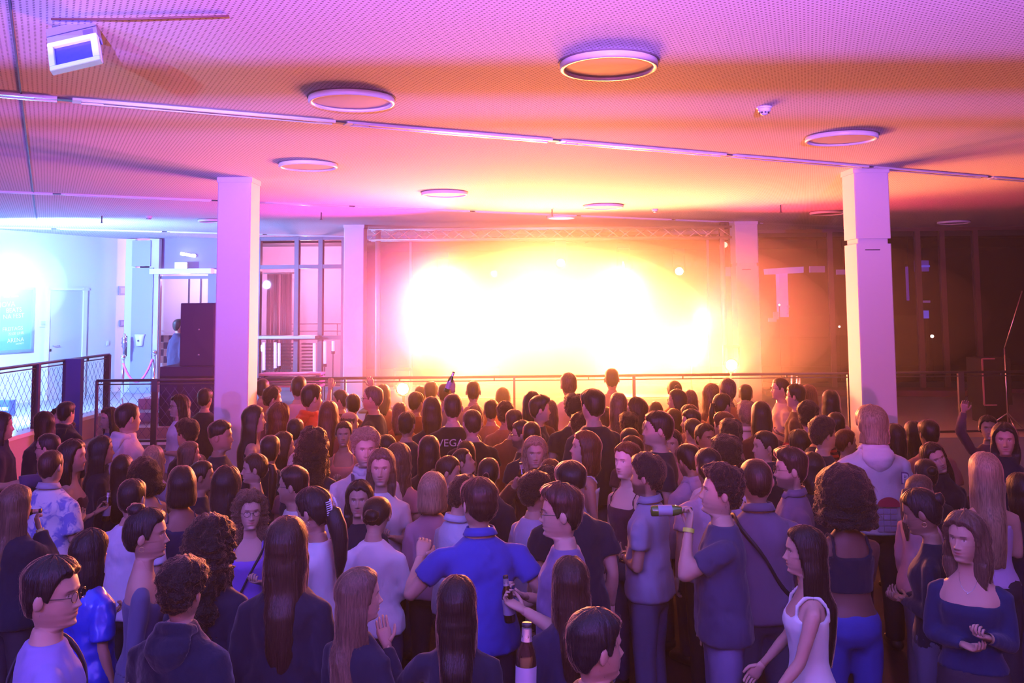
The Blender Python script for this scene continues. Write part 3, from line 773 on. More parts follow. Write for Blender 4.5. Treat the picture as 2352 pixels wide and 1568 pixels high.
g = empty('reflection_bar', (0, 0, 0), 0, 'thin upright blue reflection right of the right column, built as a glowing strip', 'light bar'); outside_box('tube', 2083, 612, 2089, 690, 23.3, mat('blue_bar', (0.1, 0.1, 0.5), 0.5, emit=(0.13, 0.03, 0.42), es=0.7), g); outside_box('clip', 2084, 606, 2088, 612, 23.3, black, g); a_ = at(2086, 608, 23.32); MB().tube([a_, Vector((a_.x, a_.y, CEIL))], 0.012, 6).build('hanger', black, g)  # blue reflection modelled as a glowing strip
g = empty('blue_reflection', (0, 0, 0), 0, 'small blue reflection low in the dark glass, built as a glowing panel', 'blue_reflection'); outside_box('glow_patch', 2118, 713, 2134, 731, 22.9, blu, g, 0.03); outside_box('casing', 2112, 708, 2138, 736, 22.95, black, g, 0.1); outside_box('top_edge', 2108, 690, 2137, 695, 22.9, viod, g, 0.1)  # blue reflection modelled as a glowing panel
a = at(2125, 738, 23.0); MB().tube([a, Vector((a.x, a.y, PZ))], 0.02, 6).build('stand', black, g)
for k, (x_, y_, s_) in enumerate(((2141, 772, 0.045), (1928, 750, 0.03), (1790, 700, 0.03))):
    g = empty('lantern', at(x_, y_, 22.5), 0, ['tiny white light low behind the dark glass right of the right column', 'tiny warm light behind the glass left of the right column', 'tiny warm light below the violet T-shaped reflection'][k], 'lamp')
    MB().ring([(0.001, -s_), (s_*0.8, -s_*0.6), (s_, 0), (s_*0.8, s_*0.6), (0.001, s_)], 12).build('bulb', mat('lantern_glow', (1, 1, 1), 0.5, emit=(1, 0.85, 0.8), es=2.5), g)
    MB().tube([(0, 0, -s_), (0, 0, PZ-g.location.z)], 0.008, 5).build('stand', black, g)

# ------------------------------------------------------------------ stage: truss, moving heads, speakers
truss_m = mat('truss_alu', (0.55, 0.5, 0.48), 0.4, metal=0.7)
tr = empty('stage_truss', (0, 0, 0), 0, 'lattice truss carrying the stage lights under the ceiling', 'truss')
ya, yb = 16.75, 17.05
zt, zb_ = at(1400, 524, 16.9).z, at(1400, 548, 16.9).z
xa, xb = at(850, 530, 16.9).x, at(1676, 530, 16.9).x
for i, (yy, zz) in enumerate(((ya, zt), (yb, zt), (ya, zb_), (yb, zb_))): MB().tube([(xa, yy, zz), (xb, yy, zz)], 0.022, 8).build('chord', truss_m, tr)
nb = 26
for i in range(nb):
    x0 = xa+(xb-xa)*i/nb; x1 = xa+(xb-xa)*(i+1)/nb
    z0, z1 = (zt, zb_) if i % 2 else (zb_, zt)
    MB().tube([(x0, ya, z0), (x1, ya, z1)], 0.010, 6).build('brace', truss_m, tr)
    MB().tube([(x0, yb, z1), (x1, yb, z0)], 0.010, 6).build('brace', truss_m, tr)
for xx in (xa+0.15, xb-0.15):
    MB().tube([(xx, 16.9, PZ), (xx, 16.9, zt)], 0.05, 10).build('tower', truss_m, tr)
    MB().box((xx, 16.9, PZ+0.02), (0.6, 0.6, 0.03)).build('foot_plate', black, tr)
warm = (1.0, 0.78, 0.42)
FX = [(1288, 603, 16.9, (1280, 300), 'moving head lamp beaming straight up above the stage centre'), (1432, 610, 16.9, (1000, 640), 'moving head lamp beaming to the left above the stage'),
      (1560, 623, 16.9, (1520, 900), 'moving head lamp beaming down at the right of the stage'), (1018, 632, 16.9, (900, 800), 'moving head lamp dimly seen at the left of the stage'),
      (1664, 562, 16.9, (1500, 800), 'small amber lamp on the truss beside the back right column')]
for (x_, y_, d_, am, lb) in FX:
    p_ = at(x_, y_, d_); aim = at(am[0], am[1], 12.0 if x_ != 1432 else 16.2)
    r_, p_, D_ = fixture('moving_head', x_, y_, d_, aim, lb, size=0.13 if x_ != 1664 else 0.10, lit=(1, 0.9, 0.6) if x_ != 1664 else (1, 0.5, 0.15), es=40 if x_ != 1664 else 1.5)
# blinders facing the hall on stands; the lights in them are set at the top of the script
for (x_, y_, d_, lb) in ((1590, 805, 16.5, 'bright round blinder on a stand right of the stage glow'), (1680, 838, 15.9, 'smaller bright blinder on a stand before the back right column'),
                         (925, 893, 15.0, 'low bright blinder over the heads left of the stage')):
    r_, p_, D_ = fixture('blinder', x_, y_, d_, (0, 0, 2.6), lb, size=0.22 if x_ == 1590 else 0.16, lit=(1, 0.85, 0.5), es=60, hang=False)
    MB().tube([(0, 0.12, 0.0), (0, 0.12, PZ-p_.z)], 0.02, 8).build('stand_pole', black, r_)
    for k in range(3):
        a_ = k*2.094; MB().tube([(0, 0.12, PZ-p_.z+0.35), (0.24*math.cos(a_), 0.12+0.24*math.sin(a_), PZ-p_.z+0.01)], 0.012, 6).build('leg', black, r_)
# DJ riser with desk in the middle of the glare
rs = empty('stage_riser', (0, 0, 0), 0, 'low stage platform lost in the white glare', 'stage')
a, b = at(960, 860, 15.3), at(1560, 860, 15.3)
MB().box(((a.x+b.x)/2, 16.2, PZ+0.2), (b.x-a.x, 1.9, 0.4)).build('deck', mat('deck_black', (0.05, 0.045, 0.04), 0.6), rs)
MB().box(((a.x+b.x)/2, 15.23, PZ+0.2), (b.x-a.x, 0.03, 0.36)).build('skirt', mat('skirt_grey', (0.15, 0.13, 0.12), 0.8), rs)
dk = empty('dj_desk', ((a.x+b.x)/2, 16.2, PZ+0.4), 0, 'mixing desk on the stage platform inside the glare', 'desk')
MB().box((0, 0, 0.95), (1.7, 0.7, 0.06)).build('top', black, dk); MB().box((0, -0.33, 0.47), (1.65, 0.03, 0.9)).build('front_panel', MATS['deck_black'], dk)
for k in (-0.5, 0.5): MB().ring([(0.001, 0.02), (0.16, 0.02), (0.16, 0.0)], 24, c=(k, 0, 0.98)).build('turntable', steel, dk)
MB().box((0, 0, 1.02), (0.3, 0.35, 0.08)).build('mixer', black, dk)
# dark loudspeaker and microphone stand at the right edge
sr = empty('loudspeaker', (0, 0, 0), 0, 'dark loudspeaker on edge behind the railing at far right', 'speaker')
a, b = at(2258, 824, 14.6), at(2330, 930, 14.6)
MB().box(((a.x+b.x)/2, 14.9, (a.z+b.z)/2), (b.x-a.x, 0.5, a.z-b.z)).build('cabinet', black, sr)
e = MB(); e.bar((a.x, 14.63, b.z), (a.x, 14.63, a.z), 0.02); e.bar((a.x, 14.63, a.z), (a.x+0.2, 14.63, a.z), 0.02); e.bar((a.x, 14.63, b.z), (a.x+0.2, 14.63, b.z), 0.02); e.build('edge_trim', mat('edge_rose', (0.5, 0.25, 0.3), 0.4), sr)
MB().box(((a.x+b.x)/2, 14.9, (b.z+PZ)/2), (b.x-a.x-0.1, 0.45, b.z-PZ)).build('plinth', black, sr)
bs = empty('boom_stand', (0, 0, 0), 0, 'thin boom stand leaning up at the right edge', 'stand')
p0, p1, p2 = at(2348, 668, 14.0), at(2307, 800, 14.0), at(2312, 900, 14.0)
MB().tube([p0, p1], 0.010, 6).build('boom', steel, bs); MB().tube([p1, Vector((p2.x, p2.y, PZ))], 0.012, 6).build('pole', steel, bs)
for k in range(3):
    a_ = k*2.094+0.4; MB().tube([(p2.x, p2.y, PZ+0.25), (p2.x+0.3*math.cos(a_), p2.y+0.3*math.sin(a_), PZ+0.01)], 0.009, 6).build('leg', steel, bs)
# chrome bar fittings glinting behind the heads right of the stage
cb = empty('beer_tap', at(1827, 880, 14.2), 0, 'upright chrome taps glinting over the heads left of the right column', 'tap')
for k, x_ in enumerate((-0.05, 0.03, 0.07)): MB().tube([(x_, 0, -0.25), (x_, 0, 0.13-0.02*k)], 0.016, 8).build('tap_column', chrome, cb)
MB().box((0, 0, -0.3), (0.5, 0.4, 0.1)).build('counter', white, cb); MB().box((0, 0, (PZ-cb.location.z-0.35)/2), (0.4, 0.35, -(PZ-cb.location.z)-0.35)).build('cabinet', darksteel, cb)

# parapet of the gallery the photo is taken from, with an added pipe that shades bands on the ceiling (below and behind the frame)
struct(MB().box((0, 0.15, 0.95+DZ/2), (26, 0.14, 1.9-DZ)), 'wall_parapet', white)
struct(MB().box((0, -5.5, 0.45), (26, 11.2, 0.9)), 'floor_gallery', plat_m)
lb_ = empty('shadow_bar', (0, -2.0, 0), 0, 'unseen pipe before the violet lamp, added to cast dark bands on the ceiling', 'pipe')
MB().tube([(-9, 0, 2.646), (9, 0, 2.646)], 0.021, 10).build('pipe', darksteel, lb_)
for x_ in (-8.9, -3, 4.6, 8.9): MB().tube([(x_, 0, 0.9), (x_, 0, 2.646)], 0.02, 8).build('upright', darksteel, lb_)
MB().tube([(-9, 0, 2.602), (-1.0, 0, 2.598), (9, 0, 2.56)], 0.007, 8).build('cable', darksteel, lb_)  # added thin line that casts the second, fainter band

# ================================================================== PEOPLE
# ------------------------------------------------------------------ numpy noise
_rs = np.random.RandomState(11); _LAT = _rs.rand(64, 64, 64).astype(np.float32)*2-1
def vnoise(P, scale, seed=0):
    """smooth 3-D value noise, P (n,3)"""
    Q = P*scale + seed*7.31+100.0
    i = np.floor(Q).astype(int); f = Q-i; f = f*f*(3-2*f)
    out = 0
    for dx in (0, 1):
        for dy in (0, 1):
            for dz in (0, 1):
                w_ = (f[:, 0] if dx else 1-f[:, 0])*(f[:, 1] if dy else 1-f[:, 1])*(f[:, 2] if dz else 1-f[:, 2])
                out = out + w_*_LAT[(i[:, 0]+dx) % 64, (i[:, 1]+dy) % 64, (i[:, 2]+dz) % 64]
    return out
def sstep(a, b, x): t = np.clip((x-a)/(b-a), 0, 1); return t*t*(3-2*t)

# ------------------------------------------------------------------ people materials
def skin_nodes(nt, b):
    nd = nt.nodes.new; L = nt.links
    oi = nd('ShaderNodeObjectInfo'); at_ = nd('ShaderNodeAttribute'); at_.attribute_name = 'mask'
    sp = nd('ShaderNodeSeparateColor'); L.new(at_.outputs['Color'], sp.inputs[0])
    cur = oi.outputs['Color']
    for i, col in enumerate(((0.42, 0.10, 0.09), (0.035, 0.02, 0.015), (0.75, 0.72, 0.70))):
        mx = nd('ShaderNodeMix'); mx.data_type = 'RGBA'; L.new(sp.outputs[i], mx.inputs[0]); L.new(cur, mx.inputs[6]); mx.inputs[7].default_value = (*col, 1); cur = mx.outputs[2]
    L.new(cur, b.inputs['Base Color'])
skin_m = mat('skin', rough=0.5, spec=0.35, sheen=0.05, extra=skin_nodes)
def hair_nodes(nt, b):
    nd = nt.nodes.new; L = nt.links
    oi = nd('ShaderNodeObjectInfo'); tc = nd('ShaderNodeTexCoord'); mp = nd('ShaderNodeMapping'); mp.inputs['Scale'].default_value = (150, 150, 9)
    no = nd('ShaderNodeTexNoise'); no.inputs['Scale'].default_value = 1.0; no.inputs['Detail'].default_value = 2
    L.new(tc.outputs['Object'], mp.inputs[0]); L.new(mp.outputs[0], no.inputs['Vector'])
    mx = nd('ShaderNodeMix'); mx.data_type = 'RGBA'; mx.blend_type = 'MULTIPLY'; mx.inputs[0].default_value = 0.75
    cr = nd('ShaderNodeMapRange'); cr.inputs[1].default_value = 0.3; cr.inputs[2].default_value = 0.7; cr.inputs[3].default_value = 0.45; cr.inputs[4].default_value = 1.5
    L.new(no.outputs[0], cr.inputs[0]); L.new(oi.outputs['Color'], mx.inputs[6]); L.new(cr.outputs[0], mx.inputs[7]); L.new(mx.outputs[2], b.inputs['Base Color'])
    bp = nd('ShaderNodeBump'); bp.inputs['Strength'].default_value = 0.6; bp.inputs['Distance'].default_value = 0.006
    L.new(no.outputs[0], bp.inputs['Height']); L.new(bp.outputs[0], b.inputs['Normal'])
hair_m = mat('hair', rough=0.45, spec=0.30, sheen=1.0, sheenrough=0.22, extra=hair_nodes)
def curl_nodes(nt, b):
    hair_nodes(nt, b)
    for n_ in nt.nodes:
        if n_.type == 'MAPPING': n_.inputs['Scale'].default_value = (130, 130, 130)
        if n_.type == 'BUMP': n_.inputs['Strength'].default_value = 0.9; n_.inputs['Distance'].default_value = 0.012
curl_m = mat('curly_hair', rough=0.5, spec=0.2, sheen=0.40, sheenrough=0.25, extra=curl_nodes)
for m_ in (hair_m, curl_m): m_.node_tree.nodes['Principled BSDF'].inputs['Sheen Tint'].default_value = (1.0, 0.62, 0.42, 1)
cloth_m = mat('cloth', rough=0.85, spec=0.2, objcol=True, sheen=0.15, bump=0.6, bscale=9, bstretch=(1, 1, 0.45))
knit_m = mat('fleece', rough=0.95, spec=0.1, objcol=True, sheen=0.3, bump=0.5, bscale=14)
satin_m = mat('satin', rough=0.3, spec=0.6, objcol=True, bump=0.3, bscale=7)
def stripes(nt, b):
    nd = nt.nodes.new; L = nt.links; tc = nd('ShaderNodeTexCoord'); sx = nd('ShaderNodeSeparateXYZ'); L.new(tc.outputs['Object'], sx.inputs[0])
    m1 = nd('ShaderNodeMath'); m1.operation = 'MULTIPLY'; m1.inputs[1].default_value = 22.0; L.new(sx.outputs[2], m1.inputs[0])
    m2 = nd('ShaderNodeMath'); m2.operation = 'FRACT'; L.new(m1.outputs[0], m2.inputs[0]); m3 = nd('ShaderNodeMath'); m3.operation = 'GREATER_THAN'; m3.inputs[1].default_value = 0.5; L.new(m2.outputs[0], m3.inputs[0])
    mx = nd('ShaderNodeMix'); mx.data_type = 'RGBA'; L.new(m3.outputs[0], mx.inputs[0]); mx.inputs[6].default_value = (0.60, 0.06, 0.05, 1); mx.inputs[7].default_value = (0.08, 0.015, 0.03, 1); L.new(mx.outputs[2], b.inputs['Base Color'])
stripe_m = mat('striped_knit', rough=0.9, extra=stripes)
def floral(nt, b):
    nd = nt.nodes.new; L = nt.links; tc = nd('ShaderNodeTexCoord')
    vo = nd('ShaderNodeTexVoronoi'); vo.feature = 'SMOOTH_F1'; vo.inputs['Scale'].default_value = 9.0; L.new(tc.outputs['Object'], vo.inputs['Vector'])
    no = nd('ShaderNodeTexNoise'); no.inputs['Scale'].default_value = 14; no.inputs['Distortion'].default_value = 2.0; L.new(tc.outputs['Object'], no.inputs['Vector'])
    ad = nd('ShaderNodeMath'); ad.operation = 'MULTIPLY_ADD'; L.new(no.outputs[0], ad.inputs[0]); ad.inputs[1].default_value = 0.9; L.new(vo.outputs[0], ad.inputs[2])
    cr = nd('ShaderNodeMapRange'); cr.inputs[1].default_value = 0.75; cr.inputs[2].default_value = 0.95; L.new(ad.outputs[0], cr.inputs[0])
    mx = nd('ShaderNodeMix'); mx.data_type = 'RGBA'; L.new(cr.outputs[0], mx.inputs[0]); mx.inputs[6].default_value = (0.20, 0.22, 0.62, 1); mx.inputs[7].default_value = (0.72, 0.68, 0.85, 1); L.new(mx.outputs[2], b.inputs['Base Color'])
floral_m = mat('floral_print', rough=0.8, extra=floral)
denim_m = mat('denim', rough=0.8, objcol=True, bump=0.2, bscale=14)
shoe_m = mat('shoe', (0.03, 0.03, 0.035), 0.5)
CM = {'cloth': cloth_m, 'knit': knit_m, 'satin': satin_m, 'stripe': stripe_m, 'floral': floral_m}

# ------------------------------------------------------------------ the head as a grid of rings (z measured from the ear line)
HCZ, HCY = 1.628, 0.012
def _interp(z, tab): a = np.array(sorted(tab)); return np.interp(z, a[:, 0], a[:, 1])
F_Y = [(.123, .012), (.118, .034), (.10, .062), (.075, .082), (.05, .090), (.03, .0925), (.012, .088), (-.01, .088), (-.03, .091), (-.05, .094), (-.063, .091), (-.075, .092), (-.088, .088), (-.102, .090), (-.112, .080), (-.120, .055), (-.128, .042), (-.15, .036), (-.21, .040)]
B_Y = [(.123, .018), (.118, .044), (.10, .078), (.075, .098), (.04, .108), (0, .107), (-.035, .096), (-.065, .078), (-.09, .066), (-.13, .060), (-.21, .066)]
W_X = [(.123, .016), (.118, .036), (.10, .058), (.075, .070), (.04, .077), (0, .0765), (-.03, .073), (-.055, .067), (-.075, .060), (-.095, .049), (-.108, .044), (-.12, .050), (-.15, .054), (-.21, .064)]
def head_r(th, z, fem):
    """radius of the head section at angle th (0 = face) and height z"""
    yf = _interp(z, F_Y); yb = _interp(z, B_Y); wx = _interp(z, W_X)
    if fem:
        wx = wx*np.where(z < -0.02, 0.93, 0.985); yf = yf*np.where(z < -0.115, 0.9, 0.99); yb = yb*np.where(z < -0.08, 0.92, 1.0)
    c, s = np.cos(th), np.sin(th)
    b = np.where(c > 0, yf, yb); n = 2.25
    return 1.0/((np.abs(c)/b)**n + (np.abs(s)/wx)**n)**(1/n)
def face_disp(x, z, jaw=1.0):
    G = lambda x0, z0, sx, sz: np.exp(-((np.abs(x)-x0)/sx)**2-((z-z0)/sz)**2)
    nz = np.interp(z, [-.048, -.041, -.033, -.022, 0.0, .014, .024], [0, .013, .026, .020, .009, .002, 0])
    nw = np.interp(z, [-.045, -.033, -.02, .02], [.013, .0115, .0085, .007])
    d = nz*np.exp(-(x/nw)**2) + .007*G(.0135, -.036, .006, .006)
    d += .0045*G(.028, .027, .022, .008) - .0105*G(.030, .008, .013, .010) + .005*G(.031, .007, .0095, .0065)
    d += .0045*G(0, -.0575, .018, .0042) + .0055*G(0, -.0695, .015, .0048) - .004*G(0, -.0635, .021, .0022)
    d += .005*G(0, -.103, .016, .010)*jaw - .0035*G(0, -.083, .02, .006) + .003*G(.045, -.022, .018, .016)
    return d
def head_mask(x, z, beard, eyes=True):
    G = lambda x0, z0, sx, sz: np.exp(-((np.abs(x)-x0)/sx)**2-((z-z0)/sz)**2)
    lip = np.clip(1.5*G(0, -.0635, .021, .0085)-.35, 0, 1)
    dark = np.clip(1.6*np.exp(-((np.abs(x)-.031)/.017)**4-((z-.027+.15*(np.abs(x)-.031)**2*40)/.0042)**2)-.3, 0, 1)*.85
    dark = np.maximum(dark, np.clip(1.7*G(.031, .0065, .0060, .0055)-.5, 0, 1))
    dark = np.maximum(dark, np.clip(1.4*np.exp(-((np.abs(x)-.031)/.016)**4-((z-.0135)/.0024)**2)-.3, 0, 1)*.9)
    dark = np.maximum(dark, .8*np.clip(1.5*G(.0, -.0635, .020, .0014)-.4, 0, 1))
    dark = np.maximum(dark, .6*np.clip(1.6*G(.008, -.043, .004, .0025)-.5, 0, 1))
    white = np.clip(1.6*G(.031, .0065, .0125, .0058)-.5, 0, 1)*(dark < .2)
    if beard:
        bz = sstep(-.035, -.055, z)*(1-lip)*sstep(-.16, -.125, z)
        bz = bz*np.where((np.abs(x) < .014) & (z > -.05), .4, 1.0)
        dark = np.maximum(dark, bz*beard)
    return lip, dark, white
_row_f = np.concatenate([[.1255, .1235, .118, .110, .10, .088, .076, .064, .052], np.arange(.044, -.118, -.0042), [-.120, -.126, -.134, -.146, -.16, -.178, -.20]])
_row_c = np.array([.1255, .1225, .112, .098, .082, .064, .046, .030, .016, .006, -.004, -.016, -.026, -.034, -.042, -.052, -.060, -.068, -.078, -.09, -.102, -.112, -.122, -.14, -.165, -.20])
def _thetas(fine):
    if fine: a = np.concatenate([np.linspace(-52, 52, 41), np.linspace(60, 300, 25)])
    else: a = np.concatenate([np.linspace(-48, 48, 17), np.linspace(62, 298, 15)])
    return np.radians(a)
def head_grid(fem, fine, beard=0.0):
    rows = _row_f if fine else _row_c; th = _thetas(fine)
    Z, T = np.meshgrid(rows, th, indexing='ij')
    r = head_r(T, Z, fem); r[0] = 0.0015
    X = r*np.sin(T); Y = r*np.cos(T)
    fr = np.cos(T) > 0.3
    Y = Y + np.where(fr, face_disp(X, Z, 0.6 if fem else 1.1), 0)*(1 if fine else .9)
    lip, dark, white = head_mask(X, Z, beard)
    if fem: lip = lip*1.0
    else: lip = lip*0.55
    for a in (lip, dark, white): a[~fr] = 0
    if beard: dark = np.maximum(dark, np.where(~fr & (np.cos(T) > -.15), sstep(-.02, -.05, Z)*sstep(-.14, -.12, Z)*beard, 0))
    P = np.stack([X, Y+HCY, Z+HCZ], -1)
    return P, np.stack([lip, dark, white], -1)
def head_xf(P, hy, hp, hr=0.0, lo=1.45, hi=1.53):
    """turn (hy, + = to the person's right), nod (hp, + = down) and tilt of everything above the neck; fades out down the neck"""
    if not (hy or hp or hr): return P
    w_ = sstep(lo, hi, P[:, 2])[:, None]
    piv = np.array([0, -0.005, 1.50])
    M_ = np.array((Matrix.Rotation(R(-hy), 3, 'Z') @ Matrix.Rotation(R(-hp), 3, 'X') @ Matrix.Rotation(R(hr), 3, 'Y')))
    Q = (P-piv) @ M_.T + piv
    return P*(1-w_)+Q*w_

# ------------------------------------------------------------------ fuse tubes and rings into one skin
def loft(rings, n=20):
    """rings: (center xyz, a, b[, power]) horizontal sections"""
    vs = []; ph = np.arange(n)*2*np.pi/n
    for (c, a, b) in rings:
        p = 2.3; cc, ss = np.cos(ph), np.sin(ph); r = 1/((np.abs(cc)/a)**p+(np.abs(ss)/b)**p)**(1/p)
        vs.append(np.stack([c[0]+r*cc, c[1]+r*ss, np.full(n, c[2])], -1))
    m = len(rings); V_ = np.concatenate(vs); fs = [tuple(q) for q in grid_faces(m, n)]
    fs += [tuple(range(n)), tuple(range((m-1)*n, m*n))[::-1]]
    return V_, fs
def tubev(pts, rs, n=12, ecc=1.0):
    m_ = MB(); m_.tube(pts, list(rs), n)
    # round off the tips
    return np.array(m_.v), m_.f
def fuse(pieces, voxel, smooth=3, factor=0.5):
    me = bpy.data.meshes.new('t'); V_ = []; F_ = []; o = 0
    for v, f in pieces:
        V_.append(np.array(v)); F_ += [tuple(i+o for i in q) for q in f]; o += len(v)
    me.from_pydata(np.concatenate(V_).tolist(), [], F_)
    bm = bmesh.new(); bm.from_mesh(me)
    bm.to_mesh(me); bm.free()
    ob = bpy.data.objects.new('t', me); COL.objects.link(ob)
    md = ob.modifiers.new('r', 'REMESH'); md.mode = 'VOXEL'; md.voxel_size = voxel; md.adaptivity = 0
    ms = ob.modifiers.new('s', 'SMOOTH'); ms.iterations = smooth; ms.factor = factor
    ev = ob.evaluated_get(bpy.context.evaluated_depsgraph_get()); m2 = ev.to_mesh()
    n = len(m2.vertices); co = np.empty(n*3, np.float32); m2.vertices.foreach_get('co', co); co = co.reshape(-1, 3).astype(float)
    lt = np.empty(len(m2.polygons), np.int32); m2.polygons.foreach_get('loop_total', lt)
    vi = np.empty(len(m2.loops), np.int32); m2.loops.foreach_get('vertex_index', vi)
    ev.to_mesh_clear(); bpy.data.objects.remove(ob); bpy.data.meshes.remove(me)
    if (lt == 4).all(): fs = vi.reshape(-1, 4)
    else:
        st_ = np.concatenate([[0], np.cumsum(lt)[:-1]]); fs = [tuple(vi[a:a+b]) for a, b in zip(st_, lt)]
    return co, fs
def mk_mesh(name, V_, F_, m_, mask=None, smooth=True):
    me = bpy.data.meshes.new(name)
    me.from_pydata(V_.tolist() if hasattr(V_, 'tolist') else V_, [], [tuple(map(int, q)) for q in F_])
    me.polygons.foreach_set('use_smooth', [smooth]*len(me.polygons))
    if mask is not None:
        ca = me.color_attributes.new('mask', 'FLOAT_COLOR', 'POINT')
        c4 = np.concatenate([mask, np.ones((len(mask), 1))], 1).astype(np.float32); ca.data.foreach_set('color', c4.ravel())
    me.materials.append(m_); me.update()
    return me

# ------------------------------------------------------------------ arms and hands
UA, FA = 0.285, 0.245
POSE = {  # elbow direction, wrist direction (person's right side; x is mirrored for the left), curl
    'down': ((.16, -.10, -1), (.06, .28, -1), .45), 'back': ((.2, -.45, -1), (-.1, .3, -1), .45),
    'hold': ((.12, .05, -1), (-.45, .85, .35), .85), 'fold': ((.16, .05, -1), (-.75, .65, .05), .6),
    'drink': ((.45, .55, -.45), (-.55, .45, .85), .9), 'up': ((.45, .35, .85), (-.15, .3, 1), .35), 'raise': ((.50, .35, -.72), (.30, .35, .88), .15),
    'mouth': ((.05, .45, -1), (-.45, .25, 1), .6), 'wide': ((.62, .12, -.75), (-.30, .70, .62), .5), 'hip': ((.55, -.25, -.9), (-.55, .5, -.45), .6),
    'reach': ((.4, .75, -.1), (.1, 1, .05), .5), 'point': ((.9, .35, .1), (.9, .4, -.05), .4), 'swing': ((.15, .35, -1), (.1, .75, -.9), .45), 'drinkflat': ((-.20, .75, -.55), (-.30, -.15, .94), .95),
    'shoulder': ((.75, .5, .25), (.4, .9, .1), .4)}
def arm_pts(sgn, pose, fem):
    S = np.array([(.158 if fem else .182)*sgn, -.008, 1.378 if not fem else 1.372])
    e, w_, curl = POSE[pose]
    e = np.array(e, float); e /= np.linalg.norm(e); w_ = np.array(w_, float); w_ /= np.linalg.norm(w_)
    e[0] *= sgn; w_[0] *= sgn
    k = .95 if fem else 1.0
    E = S+e*UA*k; Wp = E+w_*FA*k
    return S, E, Wp, w_, curl
def hand_mesh(Wp, fwd, sgn, curl, fem):
    """palm, four unequal bent fingers and a thumb from the side of the palm; all rooted in the wrist"""
    f = Vector(fwd).normalized(); up = Vector((0, 0, 1)) if abs(f.z) < 0.8 else Vector((0, 1, 0))
    side = f.cross(up).normalized()*sgn*-1       # towards the thumb: inwards
    nrm = side.cross(f).normalized()*sgn         # back of hand side
    if f.z < -.5: side = Vector((0, 1, 0)); side = (side-f*side.dot(f)).normalized(); nrm = Vector((sgn, 0, 0)); nrm = (nrm-f*nrm.dot(f)).normalized()
    elif f.z > .5: side = Vector((-sgn, 0.2, 0)); side = (side-f*side.dot(f)).normalized(); nrm = Vector((0, -1, 0)); nrm = (nrm-f*nrm.dot(f)).normalized()
    k = .92 if fem else 1.0; W0 = Vector(Wp); m_ = MB()
    # palm: flattened loft
    secs = [(-.02, .024, .019), (.01, .028, .018), (.045, .039, .016), (.075, .042, .014), (.095, .037, .010)]
    vs = []; n = 12
    for (t, a, b) in secs:
        for q in range(n):
            an = 2*math.pi*q/n; vs.append(W0+f*t*k+side*math.cos(an)*a*k+nrm*math.sin(an)*b*k)
    fs = [tuple(x) for x in grid_faces(len(secs), n)]+[tuple(range(n)), tuple(range((len(secs)-1)*n, len(secs)*n))[::-1]]
    m_.add(vs, fs, True)
    for i, (off, ln) in enumerate(((.028, .072), (.010, .080), (-.010, .074), (-.027, .058))):
        p = W0+f*.086*k+side*off*k; pts = [p-f*.02, p]; d_ = f.copy(); a = 0
        spread = side*(off*1.6)
        for j, q in enumerate((.45, .32, .23)):
            a += curl*(1.25 if j else 0.8)
            d_ = (f*math.cos(a)-nrm*math.sin(a)+spread*(1-curl)).normalized()
            p = p+d_*ln*q*k; pts.append(p)
        m_.tube(pts, [.0085*k, .0088*k, .0082*k, .0074*k, .0050*k], 8)
    p = W0+f*.025*k+side*.026*k; d1 = (f*.65+side*.75-nrm*.25).normalized(); d2 = (f*.9+side*(.25-.5*curl)-nrm*.55*curl).normalized()
    q1 = p+d1*.036*k; q2 = q1+(d1*.4+d2).normalized()*.030*k; q3 = q2+d2*.024*k
    m_.tube([p-d1*.012, p+d1*.008, q1, q2, q3], [.014*k, .0135*k, .0105*k, .0095*k, .006*k], 8)
    return np.array(m_.v), m_.f

